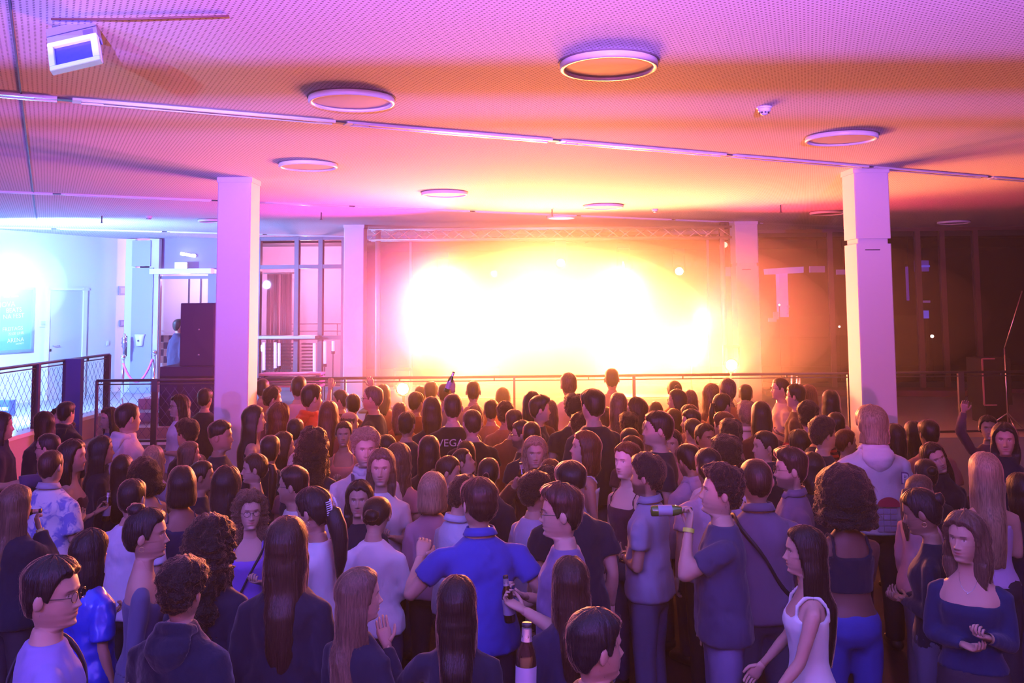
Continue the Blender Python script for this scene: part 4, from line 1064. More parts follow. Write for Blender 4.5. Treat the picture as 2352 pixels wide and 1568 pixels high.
TORSO_M = [(.80, .125, .095, 0), (.87, .165, .115, -.008), (.95, .168, .115, -.006), (1.05, .150, .102, .002), (1.12, .147, .100, .004), (1.22, .160, .108, .004), (1.30, .170, .110, .002), (1.35, .166, .098, -.004), (1.40, .142, .082, -.010), (1.435, .105, .068, -.012), (1.465, .070, .060, -.010), (1.52, .054, .056, -.002)]
TORSO_F = [(.80, .130, .100, 0), (.87, .172, .122, -.010), (.94, .172, .118, -.008), (1.03, .138, .094, .002), (1.09, .128, .088, .004), (1.18, .136, .096, .008), (1.26, .146, .112, .016), (1.31, .148, .106, .010), (1.36, .140, .084, -.004), (1.40, .116, .070, -.010), (1.435, .080, .058, -.010), (1.465, .054, .052, -.008), (1.52, .046, .048, -.002)]
_cache = {}
def body_mesh(fem, pr, pl, hy, hp, hr, fine, beard):
    key = ('b', fem, pr, pl, hy, hp, hr, fine, beard)
    if key in _cache: return _cache[key]
    k2 = ('bb', fem, pr, pl, fine)
    if k2 not in _cache:
        T = TORSO_F if fem else TORSO_M; bul = .95 if fem else 1.05
        ps = [loft([((0, y, z), a, b) for z, a, b, y in T], 24)]
        for sgn, ps_ in ((1, pr), (-1, pl)):
            S, E, Wp, wd, curl = arm_pts(sgn, ps_, fem); g = .84 if fem else 1.0
            inn = S+np.array([-.06*sgn, 0, -.01])
            ps.append(tubev([inn+np.array([0, 0, -.010]), S+np.array([-.022*sgn, 0, -.012]), S*.93+E*.07+np.array([0, 0, -.004]), S*.75+E*.25, S*.3+E*.7, E], [.036*g*bul, .042*g, .047*g, .050*g, .043*g, .038*g]))
            ps.append(tubev([E-(Wp-E)*.06, E*.75+Wp*.25, E*.4+Wp*.6, Wp], [.038*g, .041*g, .033*g, .026*g]))
            ps.append(tubev([E+(S-E)*.10, E, E+(Wp-E)*.10], [.036*g, .0405*g, .036*g]))
            h = sgn
            ps.append(tubev([(.085*h, 0, .93), (.092*h, .005, .78), (.098*h, .012, .50), (.10*h, -.005, .34), (.105*h, -.015, .08)], [.090, .088, .058, .055, .040]))
            ps.append(tubev([(.105*h, -.05, .045), (.108*h, .03, .045), (.115*h, .13, .035), (.12*h, .17, .03)], [.038, .042, .036, .02]))
        v, f = fuse(ps, .0145 if fine else .021, 4)
        hands = []
        for sgn, ps_ in ((1, pr), (-1, pl)):
            S, E, Wp, wd, curl = arm_pts(sgn, ps_, fem)
            hands.append(hand_mesh(Wp, wd, sgn, curl, fem))
        _cache[k2] = (v, f, hands)
    v, f, hands = _cache[k2]
    P, mk = head_grid(fem, fine, beard); nr, nc = P.shape[:2]
    hv = P.reshape(-1, 3); hm_ = mk.reshape(-1, 3)
    # ears
    ears = []
    for s_ in (-1, 1):
        n1, n2 = 10, 7; e_v = []
        for i in range(n1):
            for j in range(n2):
                a = 2*np.pi*i/n1; b = np.pi*(j+.0)/(n2-1)-np.pi/2
                x = np.sin(b)*.008; rr = np.cos(b)
                yy = np.cos(a)*rr*.019; zz = np.sin(a)*rr*.031
                e_v.append((s_*(.0765+x+.009+yy*-.25), yy-.010+zz*.12+HCY, zz-.004+HCZ))
        q = [tuple((i*n2+j, ((i+1) % n1)*n2+j, ((i+1) % n1)*n2+j+1, i*n2+j+1)) for i in range(n1) for j in range(n2-1)]
        ears.append((np.array(e_v), q))
    V_ = [hv]; F_ = [tuple(q) for q in grid_faces(nr, nc, flip=False)]; F_.append(tuple(range(nc)));
    MK = [hm_]; o = len(hv)
    for ev_, q in ears:
        V_.append(ev_); F_ += [tuple(i+o for i in t) for t in q]; o += len(ev_); MK.append(np.zeros((len(ev_), 3)))
    HV = head_xf(np.concatenate(V_), hy, hp, hr); V_ = [HV]
    V_.append(head_xf(v, hy*.5, hp*.3, hr*.3, 1.46, 1.55)); F_ += [tuple(int(i)+o for i in t) for t in f]; o += len(v); MK.append(np.zeros((len(v), 3)))
    for hv_, q in hands:
        V_.append(hv_); F_ += [tuple(i+o for i in t) for t in q]; o += len(hv_); MK.append(np.zeros((len(hv_), 3)))
    me = mk_mesh('body', np.concatenate(V_), F_, skin_m, np.concatenate(MK))
    bm = bmesh.new(); bm.from_mesh(me); bmesh.ops.recalc_face_normals(bm, faces=bm.faces); bm.to_mesh(me); bm.free()
    _cache[key] = me
    return me

# ------------------------------------------------------------------ clothes
def wrinkle(v, f, amp, sc, seed):
    """folds pushed along the outward direction from the body axis"""
    n = vnoise(v*np.array([1, 1, .55]), sc, seed)+.5*vnoise(v, sc*2.1, seed+3)
    d_ = v.copy(); d_[:, 2] = 0; L = np.linalg.norm(d_, axis=1, keepdims=True)+1e-6
    return v + d_/L*(n*amp)[:, None]
def top_mesh(kind, fem, pr, pl, fine, seed=0, mname='cloth'):
    """kind: tee, long, tank, crop, tube, cami, dress, vest"""
    key = ('t', kind, fem, pr, pl, fine, seed if fine else 0, mname)
    if key in _cache: return _cache[key]
    T = TORSO_F if fem else TORSO_M
    off = {'tee': .017, 'long': .016, 'tank': .010, 'crop': .010, 'jacket': .030, 'hoodie': .030, 'cami': .008, 'loose': .028, 'tight': .007, 'scoop': .009}[kind]
    hem = {'tee': .86, 'long': .85, 'tank': .90, 'crop': 1.10, 'jacket': .84, 'hoodie': .86, 'cami': .93, 'loose': .82, 'tight': .90, 'scoop': .95}[kind]
    rings = []
    for z, a, b, y in T:
        if z < hem-.03: continue
        if kind in ('tank', 'crop', 'cami', 'scoop') and z > (1.345 if kind != 'scoop' else 1.32): continue
        o_ = off*(1.0 if z < 1.40 else .75)
        if kind in ('tee', 'loose', 'long', 'jacket', 'hoodie') and z < 1.15: o_ += .010+(.012 if not fem else .006)
        if z > (1.50 if kind in ('hoodie', 'jacket') else 1.468): continue
        rings.append(((0, y, z), a+o_, b+o_))
    rings[0] = ((0, rings[0][0][1], hem), rings[0][1]+.004, rings[0][2]+.004)
    if kind in ('hoodie', 'jacket'): rings.append(((0, -.006, 1.505), .074, .074))
    ps = [loft(rings, 24)]
    if kind in ('tank', 'crop', 'cami'):
        wd_ = {'tank': .014, 'crop': .014, 'cami': .008}[kind]
        sx = .105 if fem else .115
        for s_ in (-1, 1):
            ps.append(tubev([(s_*sx, .080, 1.30), (s_*sx, .075, 1.37), (s_*sx*.95, .03, 1.418), (s_*sx*.95, -.045, 1.416), (s_*sx, -.085, 1.36), (s_*sx, -.09, 1.30)], [wd_]*6, 8))
    else:
        for sgn, ps_ in ((1, pr), (-1, pl)):
            S, E, Wp, wd, curl = arm_pts(sgn, ps_, fem); g = .84 if fem else 1.0; o_ = off
            inn = S+np.array([-.065*sgn, 0, -.015])
            if kind in ('tee', 'loose'):
                q = .62 if kind == 'tee' else .85
                ps.append(tubev([inn+np.array([0, 0, -.012]), S+np.array([-.022*sgn, 0, -.012]), S*.93+E*.07+np.array([0, 0, -.004]), S*(1-q/2)+E*q/2, S*(1-q)+E*q], [.036*g+o_*.4, .043*g+o_*.6, .048*g+max(.010, o_*.7), .050*g+o_, .047*g+o_*1.4]))
            else:
                ps.append(tubev([inn+np.array([0, 0, -.012]), S+np.array([-.022*sgn, 0, -.012]), S*.93+E*.07+np.array([0, 0, -.004]), S*.5+E*.5, E], [.036*g+o_*.4, .043*g+max(.008, o_*.6), .048*g+max(.010, o_*.7), .047*g+max(.010, o_*.9), .040*g+max(.010, o_)]))
                ps.append(tubev([E-(Wp-E)*.05, E, E*.6+Wp*.4, E*.05+Wp*.95], [.036*g+o_, .042*g+o_, .040*g+o_, .029*g+o_*.8]))
    vx = (.013 if kind not in ('cami',) else .011) if fine else .019
    v, f = fuse(ps, vx, (3 if kind in ('cami', 'tank', 'crop') else 7) if fine else 3)
    v = wrinkle(v, f, {'tight': .002, 'cami': .003, 'tank': .003, 'crop': .003, 'scoop': .003}.get(kind, .010), 13, seed)
    me = mk_mesh('shirt', v, f, CM[mname]); _cache[key] = me
    return me
def hood_mesh(fem, seed=0):
    key = ('hood', fem)
    if key in _cache: return _cache[key]
    ps = [tubev([(.075*math.cos(a), -.015+.075*math.sin(a)*1.05, 1.470-.03*math.sin(a)) for a in np.linspace(0.9*math.pi-math.pi/2+.2, 2.6*math.pi-math.pi/2-.2, 14)], [.030]*14, 10)]
    ps.append(loft([((0, -.105, 1.30), .03, .02), ((0, -.115, 1.35), .085, .035), ((0, -.110, 1.41), .115, .048), ((0, -.085, 1.46), .110, .05), ((0, -.06, 1.49), .08, .035)], 16))
    v, f = fuse(ps, .010, 3); v = wrinkle(v, f, .006, 20, 5)
    me = mk_mesh('hood', v, f, CM['knit']); _cache[key] = me; return me
def collar_mesh(fem):
    key = ('collar', fem)
    if key in _cache: return _cache[key]
    k = .88 if fem else 1.0; m_ = MB(); n = 26; vs = []
    for i in range(n+1):
        a = R(100)+(R(440)-R(100))*i/n
        for (r, dz) in ((.072, -.012), (.066, .030), (.070, .034), (.088, -.006), (.084, -.010)):
            y = math.sin(a); back = max(0, -y); vs.append((r*k*math.cos(a)*1.05, r*k*y-.008, 1.478+dz+.012*back-(.018 if y > .75 else 0)))
    fs = [(i*5+j, i*5+(j+1) % 5, (i+1)*5+(j+1) % 5, (i+1)*5+j) for i in range(n) for j in range(5)]
    m_.add(vs, fs, True); me = mk_mesh('collar', np.array(m_.v), m_.f, cloth_m); _cache[key] = me; return me
def trouser_mesh(fem, kind='jeans'):
    key = ('tr', fem, kind)
    if key in _cache: return _cache[key]
    ps = [loft([((0, y, z), a+.010, b+.010) for z, a, b, y in (TORSO_F if fem else TORSO_M) if z < .98]+[((0, 0, .99), .155, .112)], 20)]
    for h in (-1, 1):
        ps.append(tubev([(.085*h, 0, .93), (.094*h, .005, .78), (.100*h, .012, .50), (.102*h, -.002, .30), (.105*h, -.01, .07)], [.098, .098, .074, .068, .062]))
    v, f = fuse(ps, .022, 3); v = wrinkle(v, f, .006, 9, 2)
    me = mk_mesh('trousers', v, f, denim_m); _cache[key] = me; return me
def shoes_mesh():
    if 'sh' in _cache: return _cache['sh']
    ps = []
    for h in (-1, 1):
        ps.append(tubev([(.105*h, -.075, .050), (.105*h, -.04, .055), (.108*h, .04, .055), (.116*h, .14, .042), (.12*h, .19, .034)], [.030, .048, .050, .044, .026]))
    v, f = fuse(ps, .018, 2); v[:, 2] = np.maximum(v[:, 2], 0.0)
    me = mk_mesh('shoes', v, f, shoe_m); _cache['sh'] = me; return me

# ------------------------------------------------------------------ hair
HS = {  # name: (top thickness, side, back, length below ear line or None, style flags)
    'short': dict(top=.026, side=.010, back=.013, rough=.006), 'crop': dict(top=.014, side=.007, back=.008, rough=.003), 'buzz': dict(top=.005, side=.004, back=.004, rough=.001),
    'fade': dict(top=.026, side=.0025, back=.005, rough=.005), 'quiff': dict(top=.030, side=.009, back=.012, rough=.006, quiff=.022), 'curly': dict(top=.042, side=.018, back=.022, rough=.013, curl=1),
    'messy': dict(top=.036, side=.020, back=.024, rough=.011, curl=1), 'bald': dict(top=-.006, side=.003, back=.004, rough=.001),
    'long': dict(top=.020, side=.020, back=.024, rough=.0035, L=.50), 'verylong': dict(top=.020, side=.020, back=.024, rough=.0035, L=.62), 'medium': dict(top=.022, side=.024, back=.028, rough=.005, L=.30),
    'wavy': dict(top=.026, side=.032, back=.036, rough=.009, L=.46, wave=1), 'curlylong': dict(top=.034, side=.045, back=.050, rough=.016, L=.46, curl=1, wave=1), 'bob': dict(top=.024, side=.028, back=.034, rough=.004, L=.165),
    'curlybob': dict(top=.045, side=.062, back=.060, rough=.018, L=.19, curl=1), 'shoulder': dict(top=.022, side=.026, back=.030, rough=.006, L=.24, wave=1), 'afro': dict(top=.080, side=.085, back=.090, rough=.011, curl=2, L=.165),
    'updo': dict(top=.016, side=.012, back=.016, rough=.003), 'bun': dict(top=.016, side=.012, back=.016, rough=.003, bun=1), 'lowbun': dict(top=.016, side=.014, back=.018, rough=.003, bun=2),
    'topknot': dict(top=.022, side=.016, back=.022, rough=.006, bun=3), 'pony': dict(top=.016, side=.013, back=.018, rough=.003, pony=1), 'halfup': dict(top=.022, side=.014, back=.022, rough=.005, pony=2), 'mullet': dict(top=.034, side=.020, back=.030, rough=.010, L=.125)}
def hair_mesh(style, fem, hy, hp, hr, fine, seed=0):
    key = ('h', style, fem, hy, hp, hr, fine, seed)
    if key in _cache: return _cache[key]
    S = HS[style]; L = S.get('L'); longh = L is not None
    nth = 108 if fine else 44
    th = np.linspace(0, 2*np.pi, nth, endpoint=False)
    rows = np.concatenate([[.1258, .1235, .118], np.arange(.108, -.11, -.0062 if fine else -.015)])
    Z, T = np.meshgrid(rows, th, indexing='ij')
    r = head_r(T, Z, fem); r[0] = .001
    P = np.stack([r*np.sin(T), r*np.cos(T), Z], -1)
    # outward normals of the skull grid
    dz = np.gradient(P, axis=0); dt = np.roll(P, -1, 1)-np.roll(P, 1, 1)
    nrm = np.cross(dt, dz); nrm /= np.linalg.norm(nrm, axis=-1, keepdims=True)+1e-9; nrm[0] = (0, 0, 1)
    rad = P.copy(); rad[..., 2] = 0
    sg = np.sign((nrm*np.stack([np.sin(T), np.cos(T), Z*8+.2], -1)).sum(-1, keepdims=True)); nrm = nrm*np.where(sg == 0, 1, sg)
    nrm[..., 2] = np.where(Z > .03, nrm[..., 2], 0); nrm /= np.linalg.norm(nrm, axis=-1, keepdims=True)+1e-9
    A = np.degrees(np.abs((T+np.pi) % (2*np.pi)-np.pi))
    top_w = sstep(.02, .10, Z); back_w = sstep(80, 140, A)
    t = S['top']*top_w + (1-top_w)*(S['side']*(1-back_w)+S['back']*back_w)
    part = .006*np.exp(-((P[..., 0]-.012)/.008)**2)*(Z > .05) if longh else 0
    if 'quiff' in S: t = t+S['quiff']*np.exp(-((Z-.095)/.03)**2)*(A < 70)
    # hairline
    if longh and not style == 'mullet': hl = np.interp(A, [0, 25, 45, 58, 66, 74], [.080, .078, .064, .02, -.05, -.30])
    else: hl = np.interp(A, [0, 28, 46, 56, 66, 74, 82, 92, 100, 118, 140, 180], [.078, .076, .064, .050, .016, -.014, -.010, .016, .014, -.035, -.072, -.082])
    if style == 'fade': hl = np.maximum(hl, np.interp(A, [60, 90, 180], [.03, .022, -.02]))
    if style == 'bald': hl = np.maximum(hl, np.interp(A, [0, 60, 100, 180], [.3, .05, .04, .05])*0+hl)
    k = sstep(-.006, .010, Z-hl-.004*np.sin(T*9+seed))
    Pn = P.reshape(-1, 3)
    if S.get('curl'):
        n1 = (vnoise(Pn, 55 if S['curl'] == 1 else 60, seed)+.6*vnoise(Pn, 110, seed+2)).reshape(Z.shape)
    else:
        st = np.stack([T.ravel()*14/np.pi, Z.ravel()*10, np.zeros(Z.size)+seed], -1)
        n1 = (.6*vnoise(st, 1.0, seed)+.5*vnoise(st*np.array([2.3, 1, 1]), 1.0, seed+1)).reshape(Z.shape)
        n1 = n1 + .5*vnoise(Pn, 30, seed+4).reshape(Z.shape)
    t = t + n1*S['rough'] - part
    P = P + nrm*(t*k-.012*(1-k))[..., None]
    if longh:
        edge_ = {'bob': 60, 'curlybob': 55, 'afro': 62, 'mullet': 95}.get(style, 70)
        c_, s2_ = np.abs(np.cos(T)), np.abs(np.sin(T))
        Rt = 1/((c_/(.105+S['back']*.9))**2.4+(s2_/(.084+S['side']))**2.4)**(1/2.4)
        Rt = Rt + (n1*S['rough']*1.2)
        rr_ = np.linalg.norm(P[..., :2], axis=-1)
        kk = sstep(edge_-4, edge_+8, A)*sstep(.045, -.075, Z)
        rn = rr_*(1-kk)+np.maximum(rr_, Rt)*kk
        P[..., :2] *= (rn/np.maximum(rr_, 1e-6))[..., None]
    rowsP = [P]
    if longh:
        ext = np.arange(-.118, -L, -.012 if fine else -.03)
        Z2, T2 = np.meshgrid(ext, th, indexing='ij')
        A2 = np.degrees(np.abs((T2+np.pi) % (2*np.pi)-np.pi))
        back = np.cos(T2) < 0
        fall = np.clip((-.118-Z2)/(max(L, .2)-.118), 0, 1)
        base_b = .105+S['back']*.9; base_s = .084+S['side']
        # the back of the shoulders pushes the hair out, then it tapers
        rb = base_b + .040*sstep(-.17, -.30, Z2) - .050*fall**3
        rs_ = base_s*(1-.25*fall)
        if style in ('afro', 'curlybob'): rb = base_b*np.sqrt(np.clip(1-fall**2*.75, .05, 1)); rs_ = base_s*np.sqrt(np.clip(1-fall**2*.75, .05, 1))
        c, s_ = np.abs(np.cos(T2)), np.abs(np.sin(T2)); n = 2.6
        R2 = 1/((c/rb)**n+(s_/rs_)**n)**(1/n)
        edge = {'bob': 60, 'curlybob': 55, 'afro': 62, 'mullet': 95}.get(style, 70)
        ke = sstep(edge-4, edge+8, A2)
        R2 = R2*ke + .030*(1-ke)
        taper = 1-.75*sstep(.93, 1.0, fall)*ke
        Pn2 = np.stack([R2*np.sin(T2), R2*np.cos(T2), Z2], -1).reshape(-1, 3)
        if S.get('curl'): n2 = (vnoise(Pn2, 45, seed)+.6*vnoise(Pn2, 90, seed+2)).reshape(Z2.shape)
        else:
            st = np.stack([T2.ravel()*14/np.pi, Z2.ravel()*10, np.zeros(Z2.size)+seed], -1)
            n2 = (.7*vnoise(st, 1.0, seed)+.6*vnoise(st*np.array([2.3, 1, 1]), 1.0, seed+1)).reshape(Z2.shape)
        wv = S.get('wave', 0)*.010*np.sin(Z2*42+T2*2+seed)*fall**.3
        R2 = (R2 + (n2*S['rough']*1.4+wv)*ke)*taper
        zj = Z2 + .02*vnoise(np.stack([T2.ravel()*6, 0*T2.ravel(), 0*T2.ravel()], -1), 1.0, seed).reshape(Z2.shape)*fall
        P2 = np.stack([R2*np.sin(T2), R2*np.cos(T2), zj], -1)
        if not style == 'mullet' and fem:   # some hair falls over the shoulders in front
            pass
        rowsP.append(P2)
    G_ = np.concatenate(rowsP, 0); nr = G_.shape[0]
    V_ = G_.reshape(-1, 3)+np.array([0, HCY, HCZ]); F_ = [tuple(q) for q in grid_faces(nr, nth)]+[tuple(range(nth)), tuple(range((nr-1)*nth, nr*nth))[::-1]]
    V_ = [V_]; o = len(V_[0])
    def blob(c, rx, ry, rz, amp, sc):
        nonlocal o
        n1_, n2_ = 18, 12; vs = []
        for i in range(n2_):
            b = np.pi*i/(n2_-1)-np.pi/2
            for j in range(n1_):
                a = 2*np.pi*j/n1_; vs.append((np.cos(b)*np.cos(a), np.cos(b)*np.sin(a), np.sin(b)))
        vs = np.array(vs); q = vs*np.array([rx, ry, rz])+np.array(c); q = q+vs*(vnoise(q, sc, seed)*amp)[:, None]
        V_.append(q+np.array([0, HCY, HCZ])); F_.extend([tuple(int(i)+o for i in t_) for t_ in grid_faces(n2_, n1_)]); o += len(q)
    bn_ = S.get('bun')
    if bn_ == 1: blob((0, -.115, .055), .042, .036, .040, .006, 70)
    if bn_ == 2: blob((0, -.125, -.03), .046, .038, .042, .006, 70)
    if bn_ == 3: blob((0, -.06, .135), .052, .046, .040, .008, 60)
    py = S.get('pony')
    if py:
        pts = [(0, -.105, .03), (0, -.15, .02), (0, -.165, -.05), (0, -.16, -.15), (0, -.155, -.26), (0, -.15, -.36)]; rr = [.018, .026, .034, .036, .028, .008]
        if py == 2: pts = [(.0, -.10, .01), (0, -.135, -.02), (0, -.15, -.10), (0, -.155, -.18), (0, -.155, -.28), (0, -.15, -.40)]; rr = [.03, .05, .055, .05, .04, .010]
        if not fine: pass
        v_, f_ = tubev(pts, rr, 14); v_ = v_+np.array([0, HCY, HCZ]); v_ = v_+np.stack([vnoise(v_, 40, 1), vnoise(v_, 40, 2), 0*v_[:, 0]], -1)*.005
        V_.append(v_); F_.extend([tuple(i+o for i in t_) for t_ in f_]); o += len(v_)
    if fine and style not in ('bald', 'buzz', 'fade'):
        # loose single hairs standing off the surface, each a slim three-sided sliver
        rs_g = np.random.RandomState(seed*17+len(style)); ns = 700 if longh else 420
        Wd = 9 if longh else 6
        nr_max = min(nr-Wd-2, int(nr*.85))
        cen = np.array([0, HCY, HCZ])
        Gn = G_ + cen
        for q_ in range(ns):
            j = rs_g.randint(nth); i = rs_g.randint(2, max(4, nr_max)) if rs_g.rand() > .35 else rs_g.randint(1, 12)
            if np.degrees(abs((th[j]+np.pi) % (2*np.pi)-np.pi)) < 62 and i > 6: continue
            dj = rs_g.uniform(-.5, .5); lift = rs_g.uniform(.002, .010) if not S.get('curl') else rs_g.uniform(.004, .016)
            pts_ = []
            for u_ in range(4):
                ii = min(nr-1, i+int(u_*Wd/3)); jj = int(j+dj*u_) % nth
                p_ = Gn[ii, jj]; c_2 = np.array([0, HCY, max(p_[2]-.03, 1.55) if p_[2] > HCZ else p_[2]]); o_ = p_-c_2; o_ = o_/(np.linalg.norm(o_)+1e-6)
                pts_.append(p_+o_*(lift*(u_/3)**1.3*1.6+.0005)+rs_g.uniform(-.002, .002, 3)*(u_ > 0))
            pts_ = np.array(pts_); tv = pts_[-1]-pts_[0]; sd = np.cross(tv, pts_[0]-cen); sd = sd/(np.linalg.norm(sd)+1e-9)*.00055
            ribbon = np.concatenate([pts_-sd, pts_[:3]+sd]); V_.append(ribbon)
            F_.extend([(o, o+4, o+5, o+1), (o+1, o+5, o+6, o+2), (o+2, o+6, o+3)]); o += 7
    V_ = np.concatenate(V_)
    V_ = head_xf(V_, hy, hp, hr, 1.22, 1.50) if longh or py else head_xf(V_, hy, hp, hr, 1.30, 1.45)
    me = mk_mesh('hair', V_, F_, curl_m if S.get('curl') else hair_m)
    _cache[key] = me
    return me
def glasses_mesh(fem, hy, hp, hr):
    key = ('g', fem, hy, hp, hr)
    if key in _cache: return _cache[key]
    m_ = MB()
    for s_ in (-1, 1):
        pts = [(s_*.033+.023*math.cos(a), .104-abs(.02*math.cos(a))*.1, .004+.019*math.sin(a)) for a in np.linspace(0, 2*math.pi, 17)]
        m_.tube(pts, .0016, 5, cap=False)
        m_.tube([(s_*.056, .100, .008), (s_*.078, .07, .010), (s_*.082, .0, .008), (s_*.082, -.012, -.004)], .0015, 5)
    m_.tube([(-.010, .106, .008), (0, .109, .010), (.010, .106, .008)], .0015, 5)
    v = np.array(m_.v)+np.array([0, HCY, HCZ]); v = head_xf(v, hy, hp, hr)
    me = mk_mesh('glasses', v, m_.f, mat('spectacle_frame', (0.04, 0.03, 0.03), 0.25, metal=.5)); _cache[key] = me; return me
def strap_mesh(fem, off=.03):
    key = ('strap', fem, off)
    if key in _cache: return _cache[key]
    T = TORSO_F if fem else TORSO_M; A_ = np.array(T); vs = []; n = 40
    for i in range(n+1):
        t_ = 2*math.pi*i/n   # a loop from the left shoulder to the right hip round the body
        z = 1.19+.25*math.cos(t_); 
        ang = t_
        a = np.interp(z, A_[:, 0], A_[:, 1])+off; b = np.interp(z, A_[:, 0], A_[:, 2])+off
        x = -a*.72*math.cos(t_); y = b*math.sin(t_)*1.0
        q = 1/((abs(x/a))**2.3+(abs(y/b))**2.3+1e-6)**(1/2.3) if True else 1
        x, y = x*min(q, 1.6), y*min(q, 1.6)
        for dz, dr in ((-.016, 0), (.016, 0), (.016, .006), (-.016, .006)):
            s2 = 1+dr/.15; vs.append((x*s2, y*s2, z+dz))
    fs = [(i*4+j, i*4+(j+1) % 4, (i+1)*4+(j+1) % 4, (i+1)*4+j) for i in range(n) for j in range(4)]
    me = mk_mesh('bag_strap', np.array(vs), fs, mat('strap_black', (0.015, 0.015, 0.02), 0.6)); _cache[key] = me; return me

def child(root, name, me, color=None, label=None):
    o = bpy.data.objects.new(name, me); COL.objects.link(o); o.parent = root
    if color is not None: o.color = (*color, 1)
    if label: o['label'] = label
    return o
def wristband(root, fem, sgn, pose, color):
    S, E, Wp, wd, curl = arm_pts(sgn, pose, fem)
    a = Wp-wd*.018; b = Wp+wd*.004
    m_ = MB(); m_.tube([a, b], .031 if not fem else .027, 16, cap=False); me = mk_mesh('wristband', np.array(m_.v), m_.f, mat('band', objcol=True, rough=.5))
    return child(root, 'wristband', me, color)

# ------------------------------------------------------------------ the crowd, one row per person
# x, y : pixel of the crown; s : pixels from crown to chin; yaw : where the chest points (0 to the stage, 90 to the photo's right, 180 to the camera)
BK, DB, BR, LB, BL, PT, RD = (.007, .007, .010), (.009, .006, .007), (.026, .014, .011), (.10, .06, .042), (.27, .175, .11), (.52, .44, .38), (.085, .026, .012)
FA_, MI, TA, DK_ = (.52, .32, .25), (.42, .25, .185), (.30, .165, .11), (.13, .07, .05)
cB, cW, cN, cG, cL, cR, cP, cT = (.008, .013, .030), (.66, .64, .70), (.018, .028, .075), (.25, .25, .30), (.42, .38, .55), (.22, .02, .03), (.60, .33, .38), (.30, .20, .16)
PEOPLE = []
def P(x, y, s, yaw, sex, hair, hc, top, tc, label, **kw): PEOPLE.append(dict(x=x, y=y, s=s, yaw=yaw, f=(sex == 'f'), hair=hair, hc=hc, top=top, tc=tc, label='person '+label, **kw))
# --- nearest row, bottom of the photo
P(118, 1277, 148, 62, 'm', 'short', DB, 'tee', (.22, .18, .46), 'with thin glasses and a strap over a violet tee, lowest at left edge', hy=30, gl=1, strap=1, patch=1, skin=MI)
P(417, 1278, 132, 12, 'm', 'curly', DB, 'hoodie', cB, 'with short curly brown hair in a black top, second from bottom left', skin=MI)
P(480, 1180, 112, 5, 'f', 'curlylong', DB, 'jacket', cB, 'with long curly dark hair edged orange, back turned, in black', hl=1)
P(335, 1166, 104, 70, 'f', 'topknot', BK, 'scoop', (.075, .08, .16), 'with piled-up black hair and hoop earring in a grey-blue off-shoulder top', hy=12, ear=1, skin=MI)
P(658, 1186, 114, 0, 'f', 'verylong', BR, 'jacket', cB, 'with very long straight auburn-brown hair in a black cardigan, back turned')
P(822, 1303, 118, 35, 'f', 'verylong', LB, 'long', cB, 'with very long ash-blonde hair and face in profile, lowest front row', hy=38, skin=FA_)
P(1049, 1322, 120, 0, 'f', 'verylong', DB, 'long', cB, 'with long dark hair and one hand spread up beside the blue polo wearer', pl='raise')
P(1310, 1278, 112, -6, 'f', 'long', BR, 'long', (.012, .016, .05), 'with straight brown hair lit purple, back turned, above the bottom-edge head')
P(1362, 1398, 150, 48, 'm', 'short', BK, 'jacket', cB, 'with thick black hair and bare ear, cut off by the bottom edge', hy=22, skin=MI)
P(1850, 1206, 106, -82, 'f', 'verylong', DB, 'tank', (.80, .78, .85), 'walking left in a white tank top with long dark hair', skin=FA_, pr='swing', pl='swing', tr=(.02, .02, .03))
P(2219, 1172, 106, -150, 'f', 'wavy', LB, 'scoop', (.010, .022, .075), 'with wavy blonde hair and low-cut navy top and pendant at the right', hy=24, low=1, strap=0, pl='hold', skin=FA_, ear=1, bandl=(.5, .4, .3))
# --- second band
P(36, 1113, 84, 28, 'f', 'long', LB, 'jacket', cB, 'with long light hair and yellow wristband drinking from a dark bottle', pr='drinkflat', bandr=(.55, .6, .25))
P(116, 1034, 66, 12, 'm', 'buzz', BR, 'loose', cL, 'with cropped fair hair in a blue and white leaf-print shirt', m='floral', col=1, skin=FA_)
P(166, 1008, 68, 70, 'f', 'medium', DB, 'cami', (.05, .01, .015), 'with dark brown hair laughing beside the leaf-print shirt', hy=20, pr='hold')
P(232, 1000, 62, 62, 'f', 'long', BK, 'jacket', cB, 'with long black hair and half-hidden profile beside the laughing one')
P(281, 1044, 64, 0, 'f', 'long', BK, 'long', cB, 'in black with dark hair behind the curly bob')
P(337, 1049, 66, -55, 'f', 'curlybob', DB, 'tank', (.5, .45, .6), 'with tousled curly brown bob looking down', hp=14)
P(303, 1100, 76, 10, 'm', 'crop', BK, 'tee', (.55, .50, .66), 'with round cropped black hair and pale tee holding a bottle', pl='hold', skin=MI)
P(418, 1069, 78, -25, 'f', 'bob', BK, 'tank', cN, 'with black bob and bare shoulder in a navy vest top', pr='fold', skin=TA)
P(462, 1058, 56, 75, 'f', 'bun', DB, 'long', cB, 'with dark pinned hair glimpsed behind the black bob', skin=TA)
P(520, 1069, 78, 4, 'f', 'medium', BK, 'long', cB, 'with heavy black hair, back turned, left of the curly blonde with glasses')
P(574, 1123, 88, 168, 'f', 'curlylong', LB, 'tank', (.25, .12, .62), 'with long curly blonde hair, round glasses and purple top', gl=1, strap=1, skin=FA_, hy=-12)
P(587, 1041, 66, -105, 'f', 'pony', BR, 'cami', (.03, .02, .03), 'with brown hair tied back and strappy top facing the blue side', skin=FA_)
P(676, 1069, 76, -88, 'm', 'short', DB, 'tee', cW, 'with dark hair and glasses in a white print shirt looking left', gl=1, skin=MI)
P(730, 1117, 94, -72, 'f', 'halfup', BK, 'long', (.68, .64, .80), 'with black hair in a toothed claw clip and hoop earring, white long-sleeved top', ear=1, clip=1, hp=10, skin=MI, pl='fold', pr='fold')
